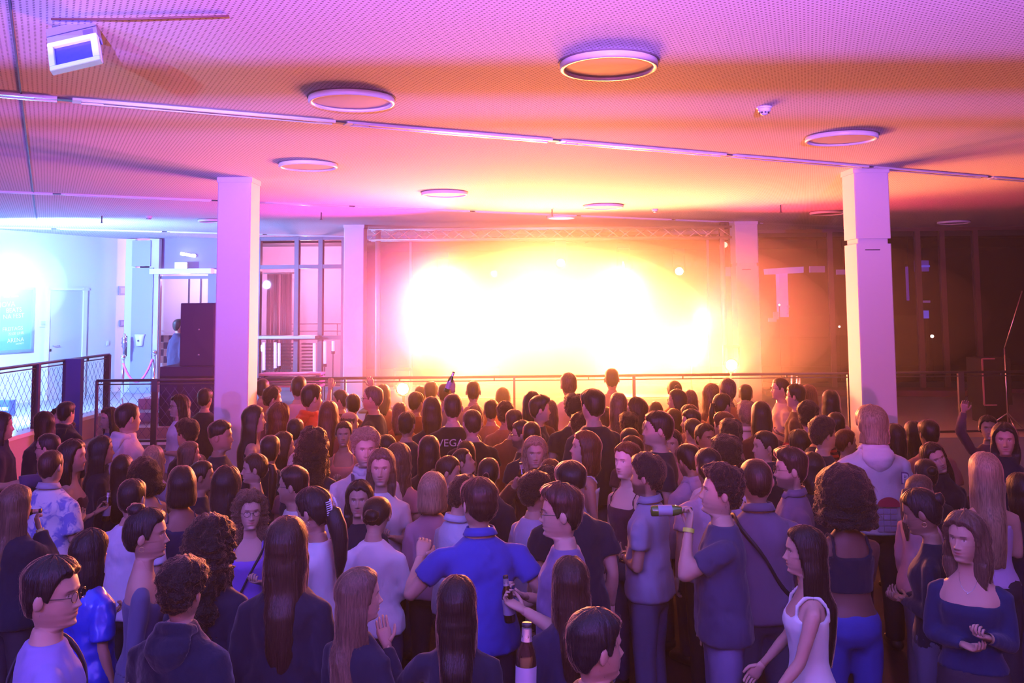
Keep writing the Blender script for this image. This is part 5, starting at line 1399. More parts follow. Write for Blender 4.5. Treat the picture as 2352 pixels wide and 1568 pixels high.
P(858, 1138, 72, 6, 'f', 'lowbun', DB, 'long', (.78, .70, .80), 'in a plain white long-sleeved top with bowed dark head', hp=32, pr='fold', pl='fold', big=1.12)
P(826, 1101, 72, 178, 'f', 'shoulder', BK, 'long', cB, 'with dark hair facing the camera over the bowed head', skin=MI)
P(1102, 1097, 104, -12, 'm', 'short', BR, 'tee', (.045, .06, .40), 'in the royal blue polo shirt with brown hair, back turned', col=1, pl='wide', pr='hip', hy=-18, skin=FA_, big=1.06)
P(1050, 1086, 78, 58, 'm', 'messy', BR, 'long', (.45, .45, .62), 'in a light grey-blue jumper leaning towards the blue polo', col=1, hp=22, m='knit', skin=FA_)
P(993, 1083, 78, 16, 'f', 'bob', BL, 'long', (.45, .25, .33), 'with golden blonde bob, back turned, left of the grey-blue jumper', skin=FA_)
P(1293, 1111, 112, -88, 'm', 'quiff', BR, 'tee', (.17, .12, .26), 'with swept brown hair and glasses in profile, purple-grey tee', gl=1, skin=FA_, pl='hold', pr='hold')
P(1311, 1059, 92, -14, 'm', 'fade', DB, 'tee', cB, 'with shaved neck and broad black tee, back turned', big=1.1, skin=FA_)
P(1228, 1082, 88, 60, 'm', 'messy', DB, 'tee', (.34, .29, .44), 'in a lilac-grey tee with yellow wristband holding a bottle', pr='hold', bandr=(.75, .62, .2), big=1.06, skin=MI)
P(1487, 1039, 92, -64, 'm', 'messy', BK, 'tee', (.26, .25, .38), 'with curly black hair and beard in a grey polo with white-edged sleeves', col=1, beard=.75, pl='fold', pr='fold', skin=MI, bandl=(.7, .55, .3))
P(1652, 1062, 108, -86, 'm', 'curly', DB, 'tee', (.045, .045, .10), 'in a dark navy tee drinking from a green bottle', pl='drinkflat', pr='down', bandl=(.6, .8, .1), tr=(.16, .15, .32), skin=FA_, hp=-6)
P(1737, 1055, 90, -8, 'm', 'buzz', BR, 'tee', (.16, .12, .20), 'with shaved head and shoulder strap over a grey shirt, back turned', col=1, strap=1, big=1.08, skin=MI)
P(1818, 1027, 88, -84, 'm', 'quiff', BR, 'tee', (.20, .12, .20), 'with metal glasses and short beard facing left in a mauve shirt', gl=1, beard=.7, col=1, skin=FA_)
P(1938, 1064, 112, 0, 'f', 'afro', BK, 'crop', cB, 'with big round afro, black crop top and blue jeans', tr=(.03, .05, .34), skin=DK_, pr='mouth')
P(2133, 1119, 94, -62, 'f', 'bun', BK, 'tight', cB, 'with sleek black bun and gold earrings in black, looking down', hp=16, ear=1, skin=TA)
P(2001, 930, 84, 2, 'm', 'mullet', BL, 'hoodie', (.74, .66, .78), 'with shaggy blond hair in the white printed hoodie', m='knit', print=1, skin=FA_, big=1.08)
P(2262, 1038, 86, 4, 'f', 'verylong', BL, 'cami', (.55, .40, .75), 'with very long straight blonde hair and a thin-strapped purple top', skin=FA_)
P(2156, 1011, 68, 176, 'f', 'long', DB, 'jacket', cB, 'with long brown hair and tilted face in a black cardigan', hr=22, skin=FA_)
P(2306, 969, 84, 206, 'f', 'medium', BK, 'jacket', cB, 'with dark hair smiling at the right edge', skin=MI)
P(2268, 953, 54, 200, 'f', 'lowbun', BK, 'long', (.10, .05, .08), 'with dark hair raising a blurred hand at the right', pr='up', skin=MI)
P(2127, 1054, 56, 0, 'f', 'bun', BK, 'long', cB, 'with small dark bun in front of the tilted face', skin=TA)
P(2133, 963, 52, -4, 'm', 'short', BK, 'loose', (.30, .13, .10), 'with short black hair in a rust shirt below the right railing', skin=TA)
P(2098, 966, 48, 8, 'f', 'medium', BK, 'long', cB, 'with black hair beside the rust shirt')
P(2055, 972, 56, -20, 'f', 'medium', BK, 'tight', cB, 'with long black hair behind the printed hoodie', skin=MI)
P(2345, 1085, 78, -10, 'f', 'medium', BK, 'jacket', cB, 'in black cut off by the right edge below the smiling one')
P(2110, 1090, 60, 70, 'f', 'pony', LB, 'long', cP, 'with light hair and pink sleeve half hidden by the black bun', skin=FA_)
# --- left, under the railing
P(2, 946, 60, 60, 'm', 'medium', BK, 'jacket', (.03, .025, .06), 'in a long dark coat at the left edge below the railing')
P(143, 932, 50, 196, 'f', 'curlybob', DB, 'long', cB, 'with big curly bob and choker facing the camera', choker=1, skin=FA_)
P(152, 922, 44, 20, 'm', 'short', BK, 'hoodie', cB, 'with black hair right behind the curly bob')
P(102, 944, 48, -70, 'm', 'medium', BK, 'hoodie', (.02, .02, .06), 'in a dark hooded jacket left of the curly bob')
P(253, 934, 48, -140, 'f', 'medium', BK, 'long', (.10, .08, .20), 'with dark hair parted round her face beside the cream hoodie', skin=MI)
P(292, 926, 60, 42, 'm', 'crop', BK, 'hoodie', (.72, .55, .58), 'in a cream hoodie with cropped black hair', m='knit', skin=MI, big=1.05)
P(413, 905, 50, -128, 'm', 'shoulder', DB, 'tee', (.76, .68, .80), 'with shoulder-length dark hair and glasses in a white tee', gl=1, skin=FA_)
P(471, 892, 46, 10, 'm', 'short', BK, 'tee', cB, 'with short dark hair and black tee in front of the speaker stack', skin=MI)
P(431, 960, 56, -68, 'm', 'curly', BK, 'tee', cB, 'with tousled black hair facing left below the white tee', skin=MI)
P(505, 965, 66, 88, 'm', 'fade', BK, 'tee', cB, 'with high fade haircut smiling towards the stage', skin=TA)
P(434, 1013, 58, 50, 'f', 'long', LB, 'long', (.35, .28, .45), 'with long ash-blonde hair and profile below the tousled one', hy=15, skin=FA_)
P(352, 1023, 56, -8, 'f', 'shoulder', BL, 'tee', (.40, .30, .45), 'with shiny blonde hair, back turned, below the cream hoodie', skin=FA_)
P(113, 995, 54, -96, 'm', 'crop', BK, 'tee', (.08, .06, .18), 'with cropped dark hair, one arm stretched out below the curly bob', gl=1, pl='reach', bandl=(.7, .7, .8), skin=MI)
P(582, 930, 62, 74, 'f', 'verylong', BK, 'cami', cB, 'with very long straight black hair in profile against the left column', skin=FA_)
# --- middle left
P(650, 991, 60, 66, 'f', 'medium', BR, 'tank', cB, 'with brown hair and glasses in a black vest top', gl=1, skin=FA_)
P(686, 1037, 60, -8, 'f', 'bob', PT, 'tee', (.30, .20, .30), 'with platinum blonde crop above the white print shirt', skin=FA_)
P(717, 980, 72, 4, 'f', 'curlylong', DB, 'long', cB, 'with very full wavy dark hair, back turned, in the middle left')
P(790, 967, 54, 174, 'f', 'updo', BR, 'tank', (.60, .25, .20), 'with hair scraped back in a coral vest facing the camera', skin=MI, ear=1)
P(801, 945, 48, 60, 'm', 'bald', LB, 'tee', (.40, .20, .20), 'with thinning fair hair above the coral vest', skin=FA_)
P(755, 921, 58, 0, 'f', 'long', RD, 'tee', (.25, .08, .08), 'with long straight reddish hair, back turned, right of the orange hoodie')
P(715, 882, 54, 52, 'm', 'short', DB, 'hoodie', (.85, .13, .03), 'in the bright orange hoodie', m='knit', skin=MI)
P(686, 864, 48, -8, 'm', 'crop', DB, 'tee', (.60, .35, .38), 'with round cropped head and pink shirt behind the orange hoodie', skin=FA_)
P(625, 886, 50, 66, 'm', 'messy', DB, 'tee', (.20, .07, .10), 'with curly dark hair looking at the stage beside the left column', skin=MI)
P(603, 870, 42, 0, 'm', 'crop', DB, 'tee', (.3, .15, .15), 'with dark head half hidden by the left column', skin=MI)
P(641, 924, 54, 36, 'f', 'wavy', RD, 'tank', (.25, .08, .08), 'with wavy auburn hair left of the orange hoodie', skin=FA_)
P(678, 961, 46, 0, 'm', 'crop', BK, 'tee', cB, 'with small dark head under the orange hoodie')
P(783, 895, 44, -88, 'm', 'short', DB, 'long', (.12, .04, .04), 'in profile left holding one hand up to the hair', pr='mouth', skin=MI)
P(811, 905, 44, -20, 'm', 'short', DB, 'tee', (.10, .03, .03), 'with forearm raised over the head right of the reddish hair', pl='up', pr='up')
P(858, 886, 50, -80, 'm', 'crop', LB, 'tee', cB, 'with short fair hair and glasses facing left near the glare', gl=1, skin=FA_, big=1.05)
P(880, 882, 40, 0, 'f', 'medium', BR, 'tee', (.4, .2, .12), 'with brown hair behind the fair-haired glasses wearer')
P(839, 980, 78, 165, 'm', 'curly', BL, 'jacket', (.70, .60, .68), 'with blond curls and cream shirt with overall straps facing the camera', straps=1, col=1, skin=FA_)
P(876, 1029, 70, 176, 'f', 'medium', LB, 'tee', (.78, .70, .76), 'laughing behind one hand in a white tee', pr='mouth', skin=FA_)
P(914, 1017, 68, 16, 'f', 'wavy', LB, 'tee', (.55, .25, .28), 'with wavy light brown hair in a rose tee, back turned', skin=FA_)
P(888, 998, 54, -60, 'f', 'updo', BK, 'tee', cB, 'with dark hair and glasses pushed up behind the blond curls')
P(918, 924, 46, -6, 'f', 'medium', LB, 'tee', (.35, .15, .05), 'with light hair against the left blinder')
P(955, 900, 44, 30, 'm', 'short', DB, 'tee', (.25, .10, .04), 'with dark hair just right of the left blinder', skin=MI)
P(934, 946, 50, 15, 'm', 'short', BK, 'tee', cB, 'in black with arm stretched out over a neighbour', pl='point', skin=MI)
P(992, 911, 52, -10, 'f', 'medium', BR, 'tee', cB, 'with brown hair lifting a bottle at the edge of the glare', pr='up')
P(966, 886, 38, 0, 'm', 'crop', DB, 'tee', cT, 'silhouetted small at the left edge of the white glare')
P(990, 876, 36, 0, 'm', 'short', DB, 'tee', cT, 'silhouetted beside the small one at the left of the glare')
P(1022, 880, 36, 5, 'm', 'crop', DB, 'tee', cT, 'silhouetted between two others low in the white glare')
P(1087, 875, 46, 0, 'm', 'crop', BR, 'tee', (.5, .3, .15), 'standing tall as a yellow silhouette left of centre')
P(1040, 905, 58, -4, 'm', 'crop', BR, 'loose', (.012, .010, .012), 'in the black tee with pale back lettering', letters='VEGAS', skin=FA_, big=1.06)
P(1085, 941, 62, -20, 'm', 'crop', BR, 'tee', (.012, .010, .014), 'with cropped brown hair and plain black tee before the lettered one', beard=.4, skin=FA_, big=1.06)
P(1092, 930, 46, 20, 'f', 'wavy', LB, 'tee', (.25, .12, .06), 'with wavy hair behind the plain black tee')
P(985, 1000, 66, 0, 'f', 'long', BK, 'jacket', cB, 'with long black hair and dark coat left of the up-turned face')
P(1072, 1029, 58, 96, 'f', 'lowbun', BK, 'long', cB, 'with closed eyes and chin raised', hp=-18, skin=FA_)
P(1023, 1046, 58, 92, 'f', 'lowbun', BR, 'long', (.05, .02, .02), 'with brown hair in profile below the raised chin', hp=8, skin=FA_)
P(1122, 1052, 70, 8, 'f', 'pony', DB, 'jacket', cB, 'with dark brown low ponytail in black right of the raised chin')
P(1070, 1012, 52, 0, 'f', 'medium', DB, 'long', cB, 'with dark hair behind the raised chin')
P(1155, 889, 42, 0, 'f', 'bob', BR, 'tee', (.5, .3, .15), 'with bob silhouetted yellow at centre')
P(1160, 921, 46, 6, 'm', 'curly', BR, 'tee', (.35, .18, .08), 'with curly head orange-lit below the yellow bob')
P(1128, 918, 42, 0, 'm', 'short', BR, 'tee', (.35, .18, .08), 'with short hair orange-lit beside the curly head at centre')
P(1222, 898, 54, 0, 'm', 'medium', DB, 'tee', (.12, .05, .03), 'with collar-length hair and dark tee behind the swept-up profile')
P(1238, 908, 56, 84, 'm', 'quiff', DB, 'tee', cB, 'with swept-up hair and necklace in profile facing right', skin=FA_)
P(1262, 918, 50, -5, 'f', 'long', LB, 'tee', (.45, .22, .10), 'with long fair hair right of the swept-up profile')
P(1200, 965, 62, -86, 'm', 'short', BK, 'tee', cB, 'with rimless glasses and dark beard facing left', gl=1, beard=.7, skin=MI)
P(1221, 969, 62, 0, 'm', 'crop', DB, 'tee', cB, 'with smooth round brown head behind the blonde with a bottle')
P(1228, 1001, 68, 178, 'f', 'wavy', BL, 'jacket', (.10, .045, .03), 'with wavy blonde hair raising a small bottle before her face', pr='drink', skin=FA_, bandr=(.6, .5, .3))
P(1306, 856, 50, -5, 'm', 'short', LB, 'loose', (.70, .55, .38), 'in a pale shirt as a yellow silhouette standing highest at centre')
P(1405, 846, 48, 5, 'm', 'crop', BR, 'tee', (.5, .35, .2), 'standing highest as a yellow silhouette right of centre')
P(1320, 903, 60, 0, 'm', 'messy', DB, 'tee', cB, 'with wavy dark hair and broad black tee left of the tall one', big=1.08)
P(1362, 893, 66, -28, 'm', 'short', DB, 'loose', cB, 'tallest in the middle with black tee and bare nape', skin=FA_, big=1.08)
P(1336, 944, 60, 86, 'm', 'curly', BR, 'tee', (.12, .05, .04), 'with brown swept fringe in profile before the two black tees', skin=FA_)
P(1341, 988, 68, -96, 'f', 'shoulder', RD, 'tank', (.78, .70, .80), 'with auburn hair and closed eyes in a white vest', hp=-6, skin=FA_, big=1.06)
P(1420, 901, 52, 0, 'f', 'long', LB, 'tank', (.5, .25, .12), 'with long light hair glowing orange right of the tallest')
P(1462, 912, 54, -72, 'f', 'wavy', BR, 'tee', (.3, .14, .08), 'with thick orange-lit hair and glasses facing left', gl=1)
P(1506, 922, 46, 0, 'f', 'medium', BR, 'tee', (.4, .18, .10), 'with brown hair right of the orange-lit glasses')
P(1444, 946, 52, 0, 'm', 'curly', BK, 'tee', (.06, .03, .03), 'with tight dark curls in the middle right')
P(1447, 983, 56, -20, 'f', 'lowbun', BK, 'tee', (.08, .03, .04), 'with dark combed-back hair below the tight curls')
P(1452, 1000, 54, -90, 'f', 'updo', BR, 'tee', (.20, .08, .10), 'with brown hair mostly hidden behind the pale staring face')
P(1442, 1014, 74, -132, 'f', 'lowbun', RD, 'cami', (.05, .02, .04), 'pale-faced with parted red-brown hair staring past the beard', skin=(.72, .48, .40))
P(1513, 943, 74, -88, 'm', 'short', DB, 'tee', cB, 'with neat dark hair and open mouth in profile, black tee', skin=FA_, big=1.08)
P(1500, 960, 56, -30, 'f', 'wavy', BL, 'tee', (.5, .3, .2), 'with blonde wisps showing round the open-mouthed profile')
P(1544, 985, 56, -150, 'f', 'lowbun', BK, 'tee', (.60, .32, .36), 'with low dark bun and pink top', skin=FA_)
P(1265, 1054, 64, -10, 'f', 'shoulder', RD, 'long', (.12, .04, .04), 'with orange-rimmed hair behind the dark curls')
P(1256, 1070, 66, 20, 'f', 'curlybob', DB, 'long', (.06, .02, .03), 'with dark curls left of the shaved neck')
# --- middle right
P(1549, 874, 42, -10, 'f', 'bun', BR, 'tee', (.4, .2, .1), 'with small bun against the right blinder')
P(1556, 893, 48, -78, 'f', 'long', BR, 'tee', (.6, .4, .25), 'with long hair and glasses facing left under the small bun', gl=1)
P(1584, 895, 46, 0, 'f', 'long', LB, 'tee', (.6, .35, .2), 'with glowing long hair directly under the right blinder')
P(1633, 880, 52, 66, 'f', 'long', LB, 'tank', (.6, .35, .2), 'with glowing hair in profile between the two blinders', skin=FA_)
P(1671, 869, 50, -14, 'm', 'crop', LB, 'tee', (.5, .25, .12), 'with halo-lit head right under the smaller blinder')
P(1658, 903, 58, 60, 'f', 'pony', BK, 'tank', (.12, .05, .04), 'with dark tied hair and glasses below the halo-lit head', gl=1, skin=FA_)
P(1712, 883, 46, 10, 'm', 'short', DB, 'tee', (.15, .06, .05), 'with short dark hair before the back right column')
P(1715, 920, 60, 4, 'm', 'messy', BL, 'long', (.76, .62, .64), 'with sandy curls in a pale pink shirt, back turned', col=1, skin=FA_)
P(1748, 921, 56, 6, 'f', 'long', DB, 'jacket', (.08, .03, .03), 'with long dark hair right of the sandy curls')
P(1793, 867, 46, -86, 'm', 'crop', BR, 'tee', (.7, .5, .4), 'pale and rim-lit facing left beside the chrome taps', skin=FA_, gl=1)
P(1828, 881, 50, -60, 'm', 'short', DB, 'tee', (.10, .05, .05), 'dark-haired with bright glasses right of the pale rim-lit one', gl=1)
P(1857, 883, 48, 5, 'f', 'long', LB, 'tank', (.5, .25, .2), 'with long fair hair near the right column')
P(1908, 895, 56, 10, 'f', 'long', DB, 'tank', (.10, .03, .03), 'with long dark hair against the bright edge of the right column')
P(1584, 929, 44, -30, 'm', 'short', BR, 'tee', (.3, .14, .1), 'with light-edged brown hair in the back rows under the right blinder')
P(1588, 939, 52, -82, 'm', 'short', BK, 'tee', (.25, .10, .10), 'with dark hair facing left under the light-edged one', skin=FA_)
P(1548, 938, 44, 0, 'f', 'bob', BR, 'tee', (.3, .12, .1), 'with small brown bob right of the open-mouthed profile')
P(1592, 961, 52, -30, 'f', 'lowbun', BK, 'tee', (.10, .04, .05), 'with tied black hair left of the smiling one')
P(1618, 972, 54, 152, 'f', 'updo', BK, 'long', (.10, .03, .03), 'smiling with centre-parted black hair', skin=MI)
P(1663, 945, 46, -40, 'm', 'short', RD, 'tee', (.5, .25, .25), 'with reddish hair just above the messy black hair', skin=FA_)
P(1678, 961, 56, 10, 'm', 'messy', BK, 'tee', (.06, .02, .03), 'with messy black hair below the sandy curls')
P(1758, 989, 64, -96, 'f', 'lowbun', BK, 'jacket', cB, 'with sleek black hair, earring and small smile', ear=1, skin=FA_)
P(1668, 998, 80, 8, 'm', 'curly', BR, 'tee', (.78, .68, .85), 'with light curls over a shaved nape in a white shirt', skin=FA_, big=1.08)
P(1589, 1018, 68, -30, 'm', 'short', DB, 'hoodie', (.40, .30, .48), 'with beard bending down in a lilac hood', m='knit', beard=.6, hp=18, skin=MI)
P(1627, 1030, 66, -6, 'm', 'short', BK, 'tee', (.58, .40, .55), 'with dark rounded hair in a pink-lilac tee', skin=FA_)
P(1855, 920, 64, 20, 'm', 'curly', DB, 'loose', cR, 'with curly hair in the red striped jumper', m='stripe', skin=FA_)
P(1836, 985, 50, -20, 'f', 'shoulder', BK, 'long', (.15, .04, .05), 'with dark hair under the striped jumper')
P(1888, 955, 72, 78, 'm', 'messy', BK, 'tee', cB, 'with floppy black hair facing the right column, black tee', skin=MI, pl='shoulder')
P(1920, 947, 54, 10, 'm', 'short', DB, 'tee', cB, 'with dark hair behind the floppy black hair')
P(1940, 985, 58, 84, 'f', 'updo', RD, 'long', (.08, .02, .03), 'with auburn hair beside the printed hoodie', skin=FA_)
P(1867, 1038, 66, 0, 'f', 'shoulder', BK, 'long', cB, 'with dark hair behind the mauve shirt')
P(620, 1000, 52, -10, 'm', 'short', BK, 'tee', cB, 'in black left of the brown-haired glasses wearer')
P(1180, 940, 48, 5, 'm', 'short', BR, 'tee', (.2, .09, .05), 'with brown hair in the orange haze left of the swept-up profile')
P(1395, 935, 46, 0, 'f', 'medium', BR, 'tee', (.3, .14, .08), 'with brown hair behind the tallest black tee')
P(206, 1215, 90, 30, 'f', 'medium', BK, 'loose', (.02, .05, .62), 'in shiny bright blue behind the piled-up black hair', m='satin')

HOR = 691.0
def horizon(x): return HOR-.0072*(x-1176)
def ztop_at(x, y, d): return at(x, y, d).z-DZ
CH = CZ-DZ
for p in PEOPLE:
    h0 = 1.75+max(.004, HS[p['hair']]['top']); p['h0'] = h0
    lo, hi = ((.895, 1.015) if p['f'] else (.955, 1.095))
    d = FPX*(.243+max(0, HS[p['hair']]['top']))/p['s']*(.92 if p['f'] else .98)
    p['lo'], p['hi'] = lo, hi
    for _ in range(6):
        k = ztop_at(p['x'], p['y'], d)/h0
        if k < lo: d *= .985 if False else 1; d = d*(CH-lo*h0)/(CH-k*h0)
        elif k > hi: d = d*(CH-hi*h0)/(CH-k*h0)
        else: break
    p['d'] = p['d0'] = min(d, 12.4); p['k'] = ztop_at(p['x'], p['y'], p['d'])/h0
def pos(p): q = at(p['x'], p['y'], p['d']); return q.x, p['d']
OBST = [(colL.location.x, colL.location.y, .42), (colR.location.x, colR.location.y, .42)]
for it in range(160):
    mv = 0
    for i, a in enumerate(PEOPLE):
        ax, ay = pos(a)
        for b in PEOPLE[i+1:]:
            if abs(a['d']-b['d']) > .5: continue
            bx, by = pos(b)
            need = .42
            if (ax-bx)**2+(ay-by)**2 < need*need:
                # the one whose crown is lower in the photo goes nearer
                s_ = 1 if (a['d'], a['y']) < (b['d'], -b['y']) else -1
                for q, g in ((a, -s_), (b, s_)):
                    nd = q['d']+.012*g
                    k = ztop_at(q['x'], q['y'], nd)/q['h0']
                    if q['lo']-.08 < k < q['hi']+.08 and nd < 12.55: q['d'] = nd; mv += 1
        for ox, oy, rr_ in OBST:
            ax, ay = pos(a)
            if (ax-ox)**2+(ay-oy)**2 < rr_*rr_: a['d'] -= .03
    if not mv: break
for p in PEOPLE: p['k'] = ztop_at(p['x'], p['y'], p['d'])/p['h0']
PEOPLE.sort(key=lambda p: p['d'])
RND = random.Random(5)
BY = {}
gold = mat('gold', (0.8, 0.55, 0.25), 0.25, metal=1.0)
NEARD = 5.6
for i, p in enumerate(PEOPLE):
    x, d = pos(p); k = p['k']; fem = p['f']; fine = d < NEARD or (abs(p['yaw']) > 100 and p['s'] > 46)
    root = empty('person', (x, d, DZ), R(-p['yaw']), p['label'], 'person', 'people on the dance floor')
    big = p.get('big', 1.0); root.scale = (k*big, k*big, k)
    hy, hp, hr = p.get('hy', 0), p.get('hp', 0), p.get('hr', 0)
    rare = ['down', 'down', 'hold', 'fold', 'down']
    pr = p.get('pr') or (rare[(i*7) % 5] if fine else ('hold' if i % 4 == 1 else 'down')); pl = p.get('pl') or ('down' if not fine else rare[(i*3+1) % 5])
    skin = p.get('skin', FA_ if i % 3 else MI); seed = (i % 5)+1 if fine else (i % 2)+1
    child(root, 'body', body_mesh(fem, pr, pl, hy, hp, hr, fine, p.get('beard', 0)), skin)
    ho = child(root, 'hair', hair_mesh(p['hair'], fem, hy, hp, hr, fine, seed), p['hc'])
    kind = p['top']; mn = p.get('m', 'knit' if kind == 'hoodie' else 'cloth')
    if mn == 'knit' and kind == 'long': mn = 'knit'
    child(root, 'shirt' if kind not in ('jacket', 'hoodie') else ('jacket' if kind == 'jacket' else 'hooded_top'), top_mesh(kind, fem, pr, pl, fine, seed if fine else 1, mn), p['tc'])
    if kind == 'hoodie': child(root, 'hood', hood_mesh(fem), p['tc'])
    if p.get('col') : child(root, 'collar', collar_mesh(fem), p['tc'])
    child(root, 'trousers', trouser_mesh(fem), p.get('tr', [(.03, .035, .08), (.02, .02, .03), (.08, .09, .16), (.015, .015, .02)][i % 4]))
    child(root, 'shoes', shoes_mesh())
    if p.get('gl'): child(root, 'glasses', glasses_mesh(fem, hy, hp, hr))
    if p.get('strap'): child(root, 'bag_strap', strap_mesh(fem, .032 if kind in ('jacket', 'loose', 'tee') else .022))
    if p.get('bandr'): wristband(root, fem, 1, pr, p['bandr'])
    if p.get('bandl'): wristband(root, fem, -1, pl, p['bandl'])
    if p.get('ear'):
        for s_ in (-1, 1):
            m_ = MB(); m_.tube([(s_*.084, HCY-.008+.013*math.cos(a), HCZ-.052+.013*math.sin(a)) for a in np.linspace(0, 2*math.pi, 13)], .0016, 5, cap=False)
            v_ = head_xf(np.array(m_.v), hy, hp, hr); child(root, 'earring', mk_mesh('earring', v_, m_.f, gold))
    if p.get('choker'):
        m_ = MB(); m_.ring([(.049, 1.492), (.052, 1.496), (.052, 1.504), (.049, 1.508)], 24, smooth=True); child(root, 'choker', mk_mesh('choker', np.array(m_.v), m_.f, black))
    if p.get('straps'):
        for s_ in (-1, 1):
            m_ = MB(); m_.tube([(s_*.09, .128, 1.15), (s_*.09, .130, 1.33), (s_*.095, .06, 1.450), (s_*.09, -.06, 1.448), (s_*.07, -.128, 1.33), (s_*.05, -.135, 1.15)], .012, 6); child(root, 'overall_strap', mk_mesh('overall_strap', np.array(m_.v), m_.f, cloth_m), (.10, .06, .12))
    if p.get('low'):   # low neckline: skin panel and pendant
        m_ = MB(); n_ = 20; vs_ = [(0, .112, 1.36)]
        m_ = MB(); m_.tube([(.045*math.cos(a), .03+.10*max(0, -math.sin(a)), 1.455+.075*math.sin(a)) for a in np.linspace(math.pi*1.0, 2*math.pi, 14)], .0012, 4); m_.ring([(.001, -.004), (.007, 0), (.001, .004)], 8, c=(0, .135, 1.375))
        child(root, 'pendant', mk_mesh('pendant', np.array(m_.v), m_.f, chrome))
    if p.get('clip'):
        m_ = MB()
        for s_ in (-1, 1):
            m_.tube([(s_*.024, -.135, -.025), (s_*.030, -.150, .02), (s_*.022, -.14, .065)], .006, 6)
            for q in range(7): m_.tube([(s_*.028, -.150, -.02+q*.012), (s_*.050, -.125, -.024+q*.012)], .0035, 5)
        v_ = head_xf(np.array(m_.v)+np.array([0, HCY, HCZ]), hy, hp, hr); child(root, 'hair_clip', mk_mesh('hair_clip', v_, m_.f, mat('clip_pale', (.75, .7, .85), .25)))
    if p.get('letters'):
        M_ = Matrix.Translation((0, -.150, 1.33)) @ Matrix.Rotation(R(90), 4, 'X') 
        t_ = text_mesh('lettering', p['letters'], .095, mat('print_pale', (.62, .55, .60), .7), None, None, .001); t_.parent = root; t_.matrix_local = M_
    if p.get('print'):
        def lay(o_, mtx): o_.parent = root; o_.matrix_local = mtx; return o_
        R90 = Matrix.Rotation(R(90), 4, 'X')
        ink = mat('print_ink', (.16, .07, .22), .7); redp = mat('print_red', (.42, .03, .07), .7); gp = mat('print_grey', (.40, .33, .50), .7)
        for ch, xx in (('E', -.135), ('R', .135)):
            t_ = text_mesh('lettering', ch, .13, ink, None, None, .001); lay(t_, Matrix.Translation((xx*1.12, -.172, 1.275)) @ R90)
            t_ = text_mesh('lettering_inner', ch, .10, mat('hood_cream', (.74, .66, .78), .9), None, None, .0015); lay(t_, Matrix.Translation((xx*1.12, -.1735, 1.275)) @ R90)
        m_ = MB(); m_.add([(.08*math.cos(a), -.180, .07*math.sin(a)) for a in np.linspace(0, math.pi, 16)], [tuple(range(16))]); lay(m_.build('print_dome', redp), Matrix.Translation((.03, 0, 1.075)))
        m_ = MB()
        for r_ in range(4):
            for c_ in range(3): m_.box((-.03+c_*.045, -.180, 1.045-r_*.042), (.040, .002, .036))
        lay(m_.build('print_grid', gp), Matrix.Identity(4))
    p['root'] = root; BY[p['label']] = p
print('people', len(PEOPLE))
_pp = [pos(p) for p in PEOPLE]
for i in range(len(_pp)):
    for j in range(i):
        dd = math.hypot(_pp[i][0]-_pp[j][0], _pp[i][1]-_pp[j][1])
        if dd < .36: print('CLOSE %.2f' % dd, PEOPLE[i]['label'][:40], '|', PEOPLE[j]['label'][:40])

# ------------------------------------------------------------------ bottles in hands (each stands where its holder grips it)
bottle_g = {'brown': mat('bottle_brown', (0.03, 0.015, 0.01), 0.08, spec=0.9), 'green': mat('bottle_green', (0.06, 0.16, 0.02), 0.08, spec=0.9)}
lab_m = mat('bottle_label', (0.34, 0.33, 0.50), 0.5); foil = mat('neck_foil', (0.6, 0.55, 0.7), 0.3, metal=.6)
def bottle(loc, direction, label, glass_='brown', k=1.0):
    q = Vector(direction).to_track_quat('Z', 'Y')
    r = empty('bottle', loc, 0, label, 'bottle', 'bottles held in the crowd'); r.rotation_mode = 'QUATERNION'; r.rotation_quaternion = q; r.scale = (k, k, k)
    MB().ring([(.001, -.115), (.028, -.115), (.0305, -.108), (.0305, .015), (.027, .040), (.0155, .070), (.0135, .115), (.001, .115)], 18).build('glass', bottle_g[glass_], r)
    MB().ring([(.0310, -.075), (.0312, -.070), (.0312, .000), (.0310, .005)], 18).build('label_band', lab_m, r)
    MB().ring([(.0165, .072), (.0150, .085), (.0145, .108)], 14).build('neck_foil', foil, r)
    MB().ring([(.0145, .113), (.0150, .118), (.0140, .123), (.001, .123)], 14).build('crown_cap', black, r)
    return r
def hand_of(key, sgn):
    p = next(q for q in PEOPLE if key in q['label']); pose = p['root'].get('pr')
    return p
def grip(key, sgn):
    p = next(q for q in PEOPLE if key in q['label']); i = PEOPLE.index(p); fine = p['d'] < NEARD
    pose = p.get('pr' if sgn > 0 else 'pl') or 'down'
    S, E, Wp, wd, curl = arm_pts(sgn, pose, p['f'])
    bpy.context.view_layer.update()
    c = Vector(Wp)+Vector(wd)*.095+Vector((0, 0, 0))
    side = Vector((-sgn*.03, 0, 0))
    return p['root'].matrix_world @ (c+side*.6)
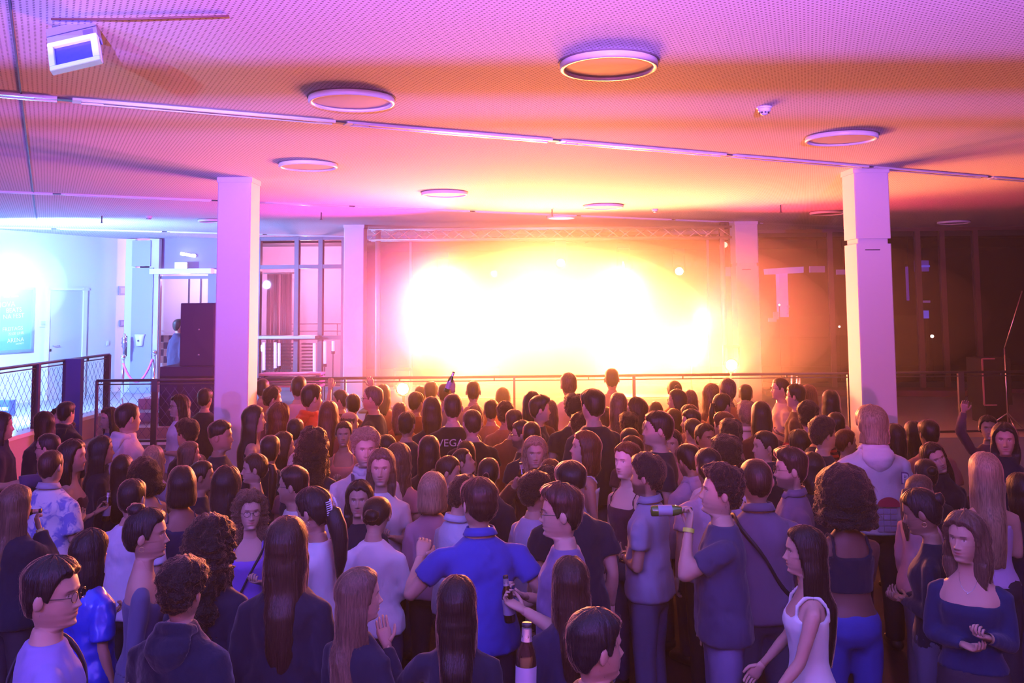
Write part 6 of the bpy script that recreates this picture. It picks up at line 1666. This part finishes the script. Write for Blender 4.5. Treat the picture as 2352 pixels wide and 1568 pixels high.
for key, sgn, dr, lb, gl_ in (('green bottle', -1, (-1, 0.0, .10), 'green glass bottle tilted to the mouth of the drinker in navy', 'green'),
        ('yellow wristband drinking', 1, (.75, .5, -.35), 'dark glossy bottle tipped up at the left edge', 'brown'),
        ('pale tee holding a bottle', -1, (0, .1, 1), 'brown beer bottle held between the black bob and leaf-print shirt', 'brown'),
        ('laughing beside', 1, (.05, .1, 1), 'brown beer bottle with pale foil by the laughing one', 'brown'),
        ('raising a small bottle', 1, (-.1, 0, 1), 'small bottle with pale label held before the blonde face', 'brown'),
        ('lilac-grey tee', 1, (-.35, 0, .9), 'dark beer bottle held by the yellow wristband', 'brown'),
        ('lifting a bottle', 1, (.35, 0, .9), 'bottle lifted at the left edge of the glare', 'green'),
        ('swept brown hair', -1, (-.1, .0, 1), 'beer bottle in front of the lilac-grey tee, low', 'brown')):
    g_ = grip(key, sgn); D_ = Vector(dr).normalized()
    if gl_ == 'green' and sgn == -1: g_ = g_+Vector((-.11, 0, .0)); D_ = Vector((1, 0, .02)).normalized()
    if 'left edge' in lb and gl_ == 'brown': g_ = g_+Vector((-.08, 0, .02)); D_ = Vector((.95, .1, .1)).normalized()
    bottle(g_, D_, lb, gl_)
# one more bottle between the two front heads
bottle(at(1208, 1490, 2.75)+Vector((0, 0, -.05)), (0.03, .05, 1), 'bottle standing up between the two front heads at the bottom', 'brown')

# ------------------------------------------------------------------ the one outside the dance floor: a dark-coated figure behind the speakers
q = at(410, 733, 17.0); kk = (q.z-PZ)/1.77
root = empty('person', (q.x, 17.0, PZ), R(-40), 'person in a long dark coat half hidden behind the speaker stack', 'person'); root.scale = (kk, kk, kk)
child(root, 'body', body_mesh(False, 'down', 'down', 0, 0, 0, False, 0), MI); child(root, 'hair', hair_mesh('short', False, 0, 0, 0, False, 1), BK)
child(root, 'jacket', top_mesh('jacket', False, 'down', 'down', False, 1), (.02, .02, .06)); child(root, 'trousers', trouser_mesh(False), (.02, .02, .03)); child(root, 'shoes', shoes_mesh())

# ------------------------------------------------------------------ stage haze through the hall
def haze_mat(name, dens, aniso):
    hm = bpy.data.materials.new(name); hm.use_nodes = True
    hn = hm.node_tree; hn.nodes.clear()
    ho = hn.nodes.new('ShaderNodeOutputMaterial'); hv = hn.nodes.new('ShaderNodeVolumeScatter')
    hv.inputs['Density'].default_value = dens; hv.inputs['Anisotropy'].default_value = aniso
    hv.inputs['Color'].default_value = (1, 1, 1, 1)
    hn.links.new(hv.outputs[0], ho.inputs['Volume'])
    return hm
hz = MB().box((-0.3, 5, 2.02), (26.5, 31, 4.0)).build('haze', haze_mat('haze', 0.0018, 0.5))
tag(hz, 'thin bright stage haze filling the whole hall', 'haze', kind='stuff')
def cloud(name, c, r, dens, label):
    m = MB(); n1, n2 = 40, 20; vs = []
    for i in range(n2+1):
        b = math.pi*i/n2-math.pi/2
        for j in range(n1):
            a = 2*math.pi*j/n1; vs.append((c[0]+r[0]*math.cos(b)*math.cos(a), c[1]+r[1]*math.cos(b)*math.sin(a), c[2]+r[2]*math.sin(b)))
    m.add(vs, [tuple(q) for q in grid_faces(n2+1, n1)], True)
    tag(m.build(name, haze_mat(name+'_smoke', dens, 0.45)), label, 'smoke', kind='stuff')
cloud('stage_smoke', (0.2, 14.4, 2.35), (7.0, 4.5, 1.70), 0.011, 'thinnest wide smoke reaching past the back columns')
cloud('stage_smoke', (0.4, 14.7, 2.32), (5.4, 3.9, 1.66), 0.014, 'wide cloud of lit smoke drifting off the stage')
cloud('stage_smoke', (0.7, 15.6, 2.15), (2.7, 2.1, 1.40), 0.10, 'densest smoke round the lamps in the middle of the stage')
cloud('stage_smoke', (0.7, 15.5, 2.20), (3.7, 2.6, 1.50), 0.05, 'dense smoke spreading from the middle of the stage')
cloud('stage_smoke', (0.7, 15.2, 2.25), (4.6, 3.2, 1.62), 0.035, 'smoke thinning out between the back columns')
cloud('lamp_smoke', (-8.9, 15.2, 2.9), (2.4, 2.0, 1.15), 0.05, 'thin smoke spreading from the lamp on the left wall')
cloud('lamp_smoke', (-8.9, 15.3, 2.9), (1.3, 1.3, 0.95), 0.14, 'smoke glowing blue-white round the lamp on the left wall')
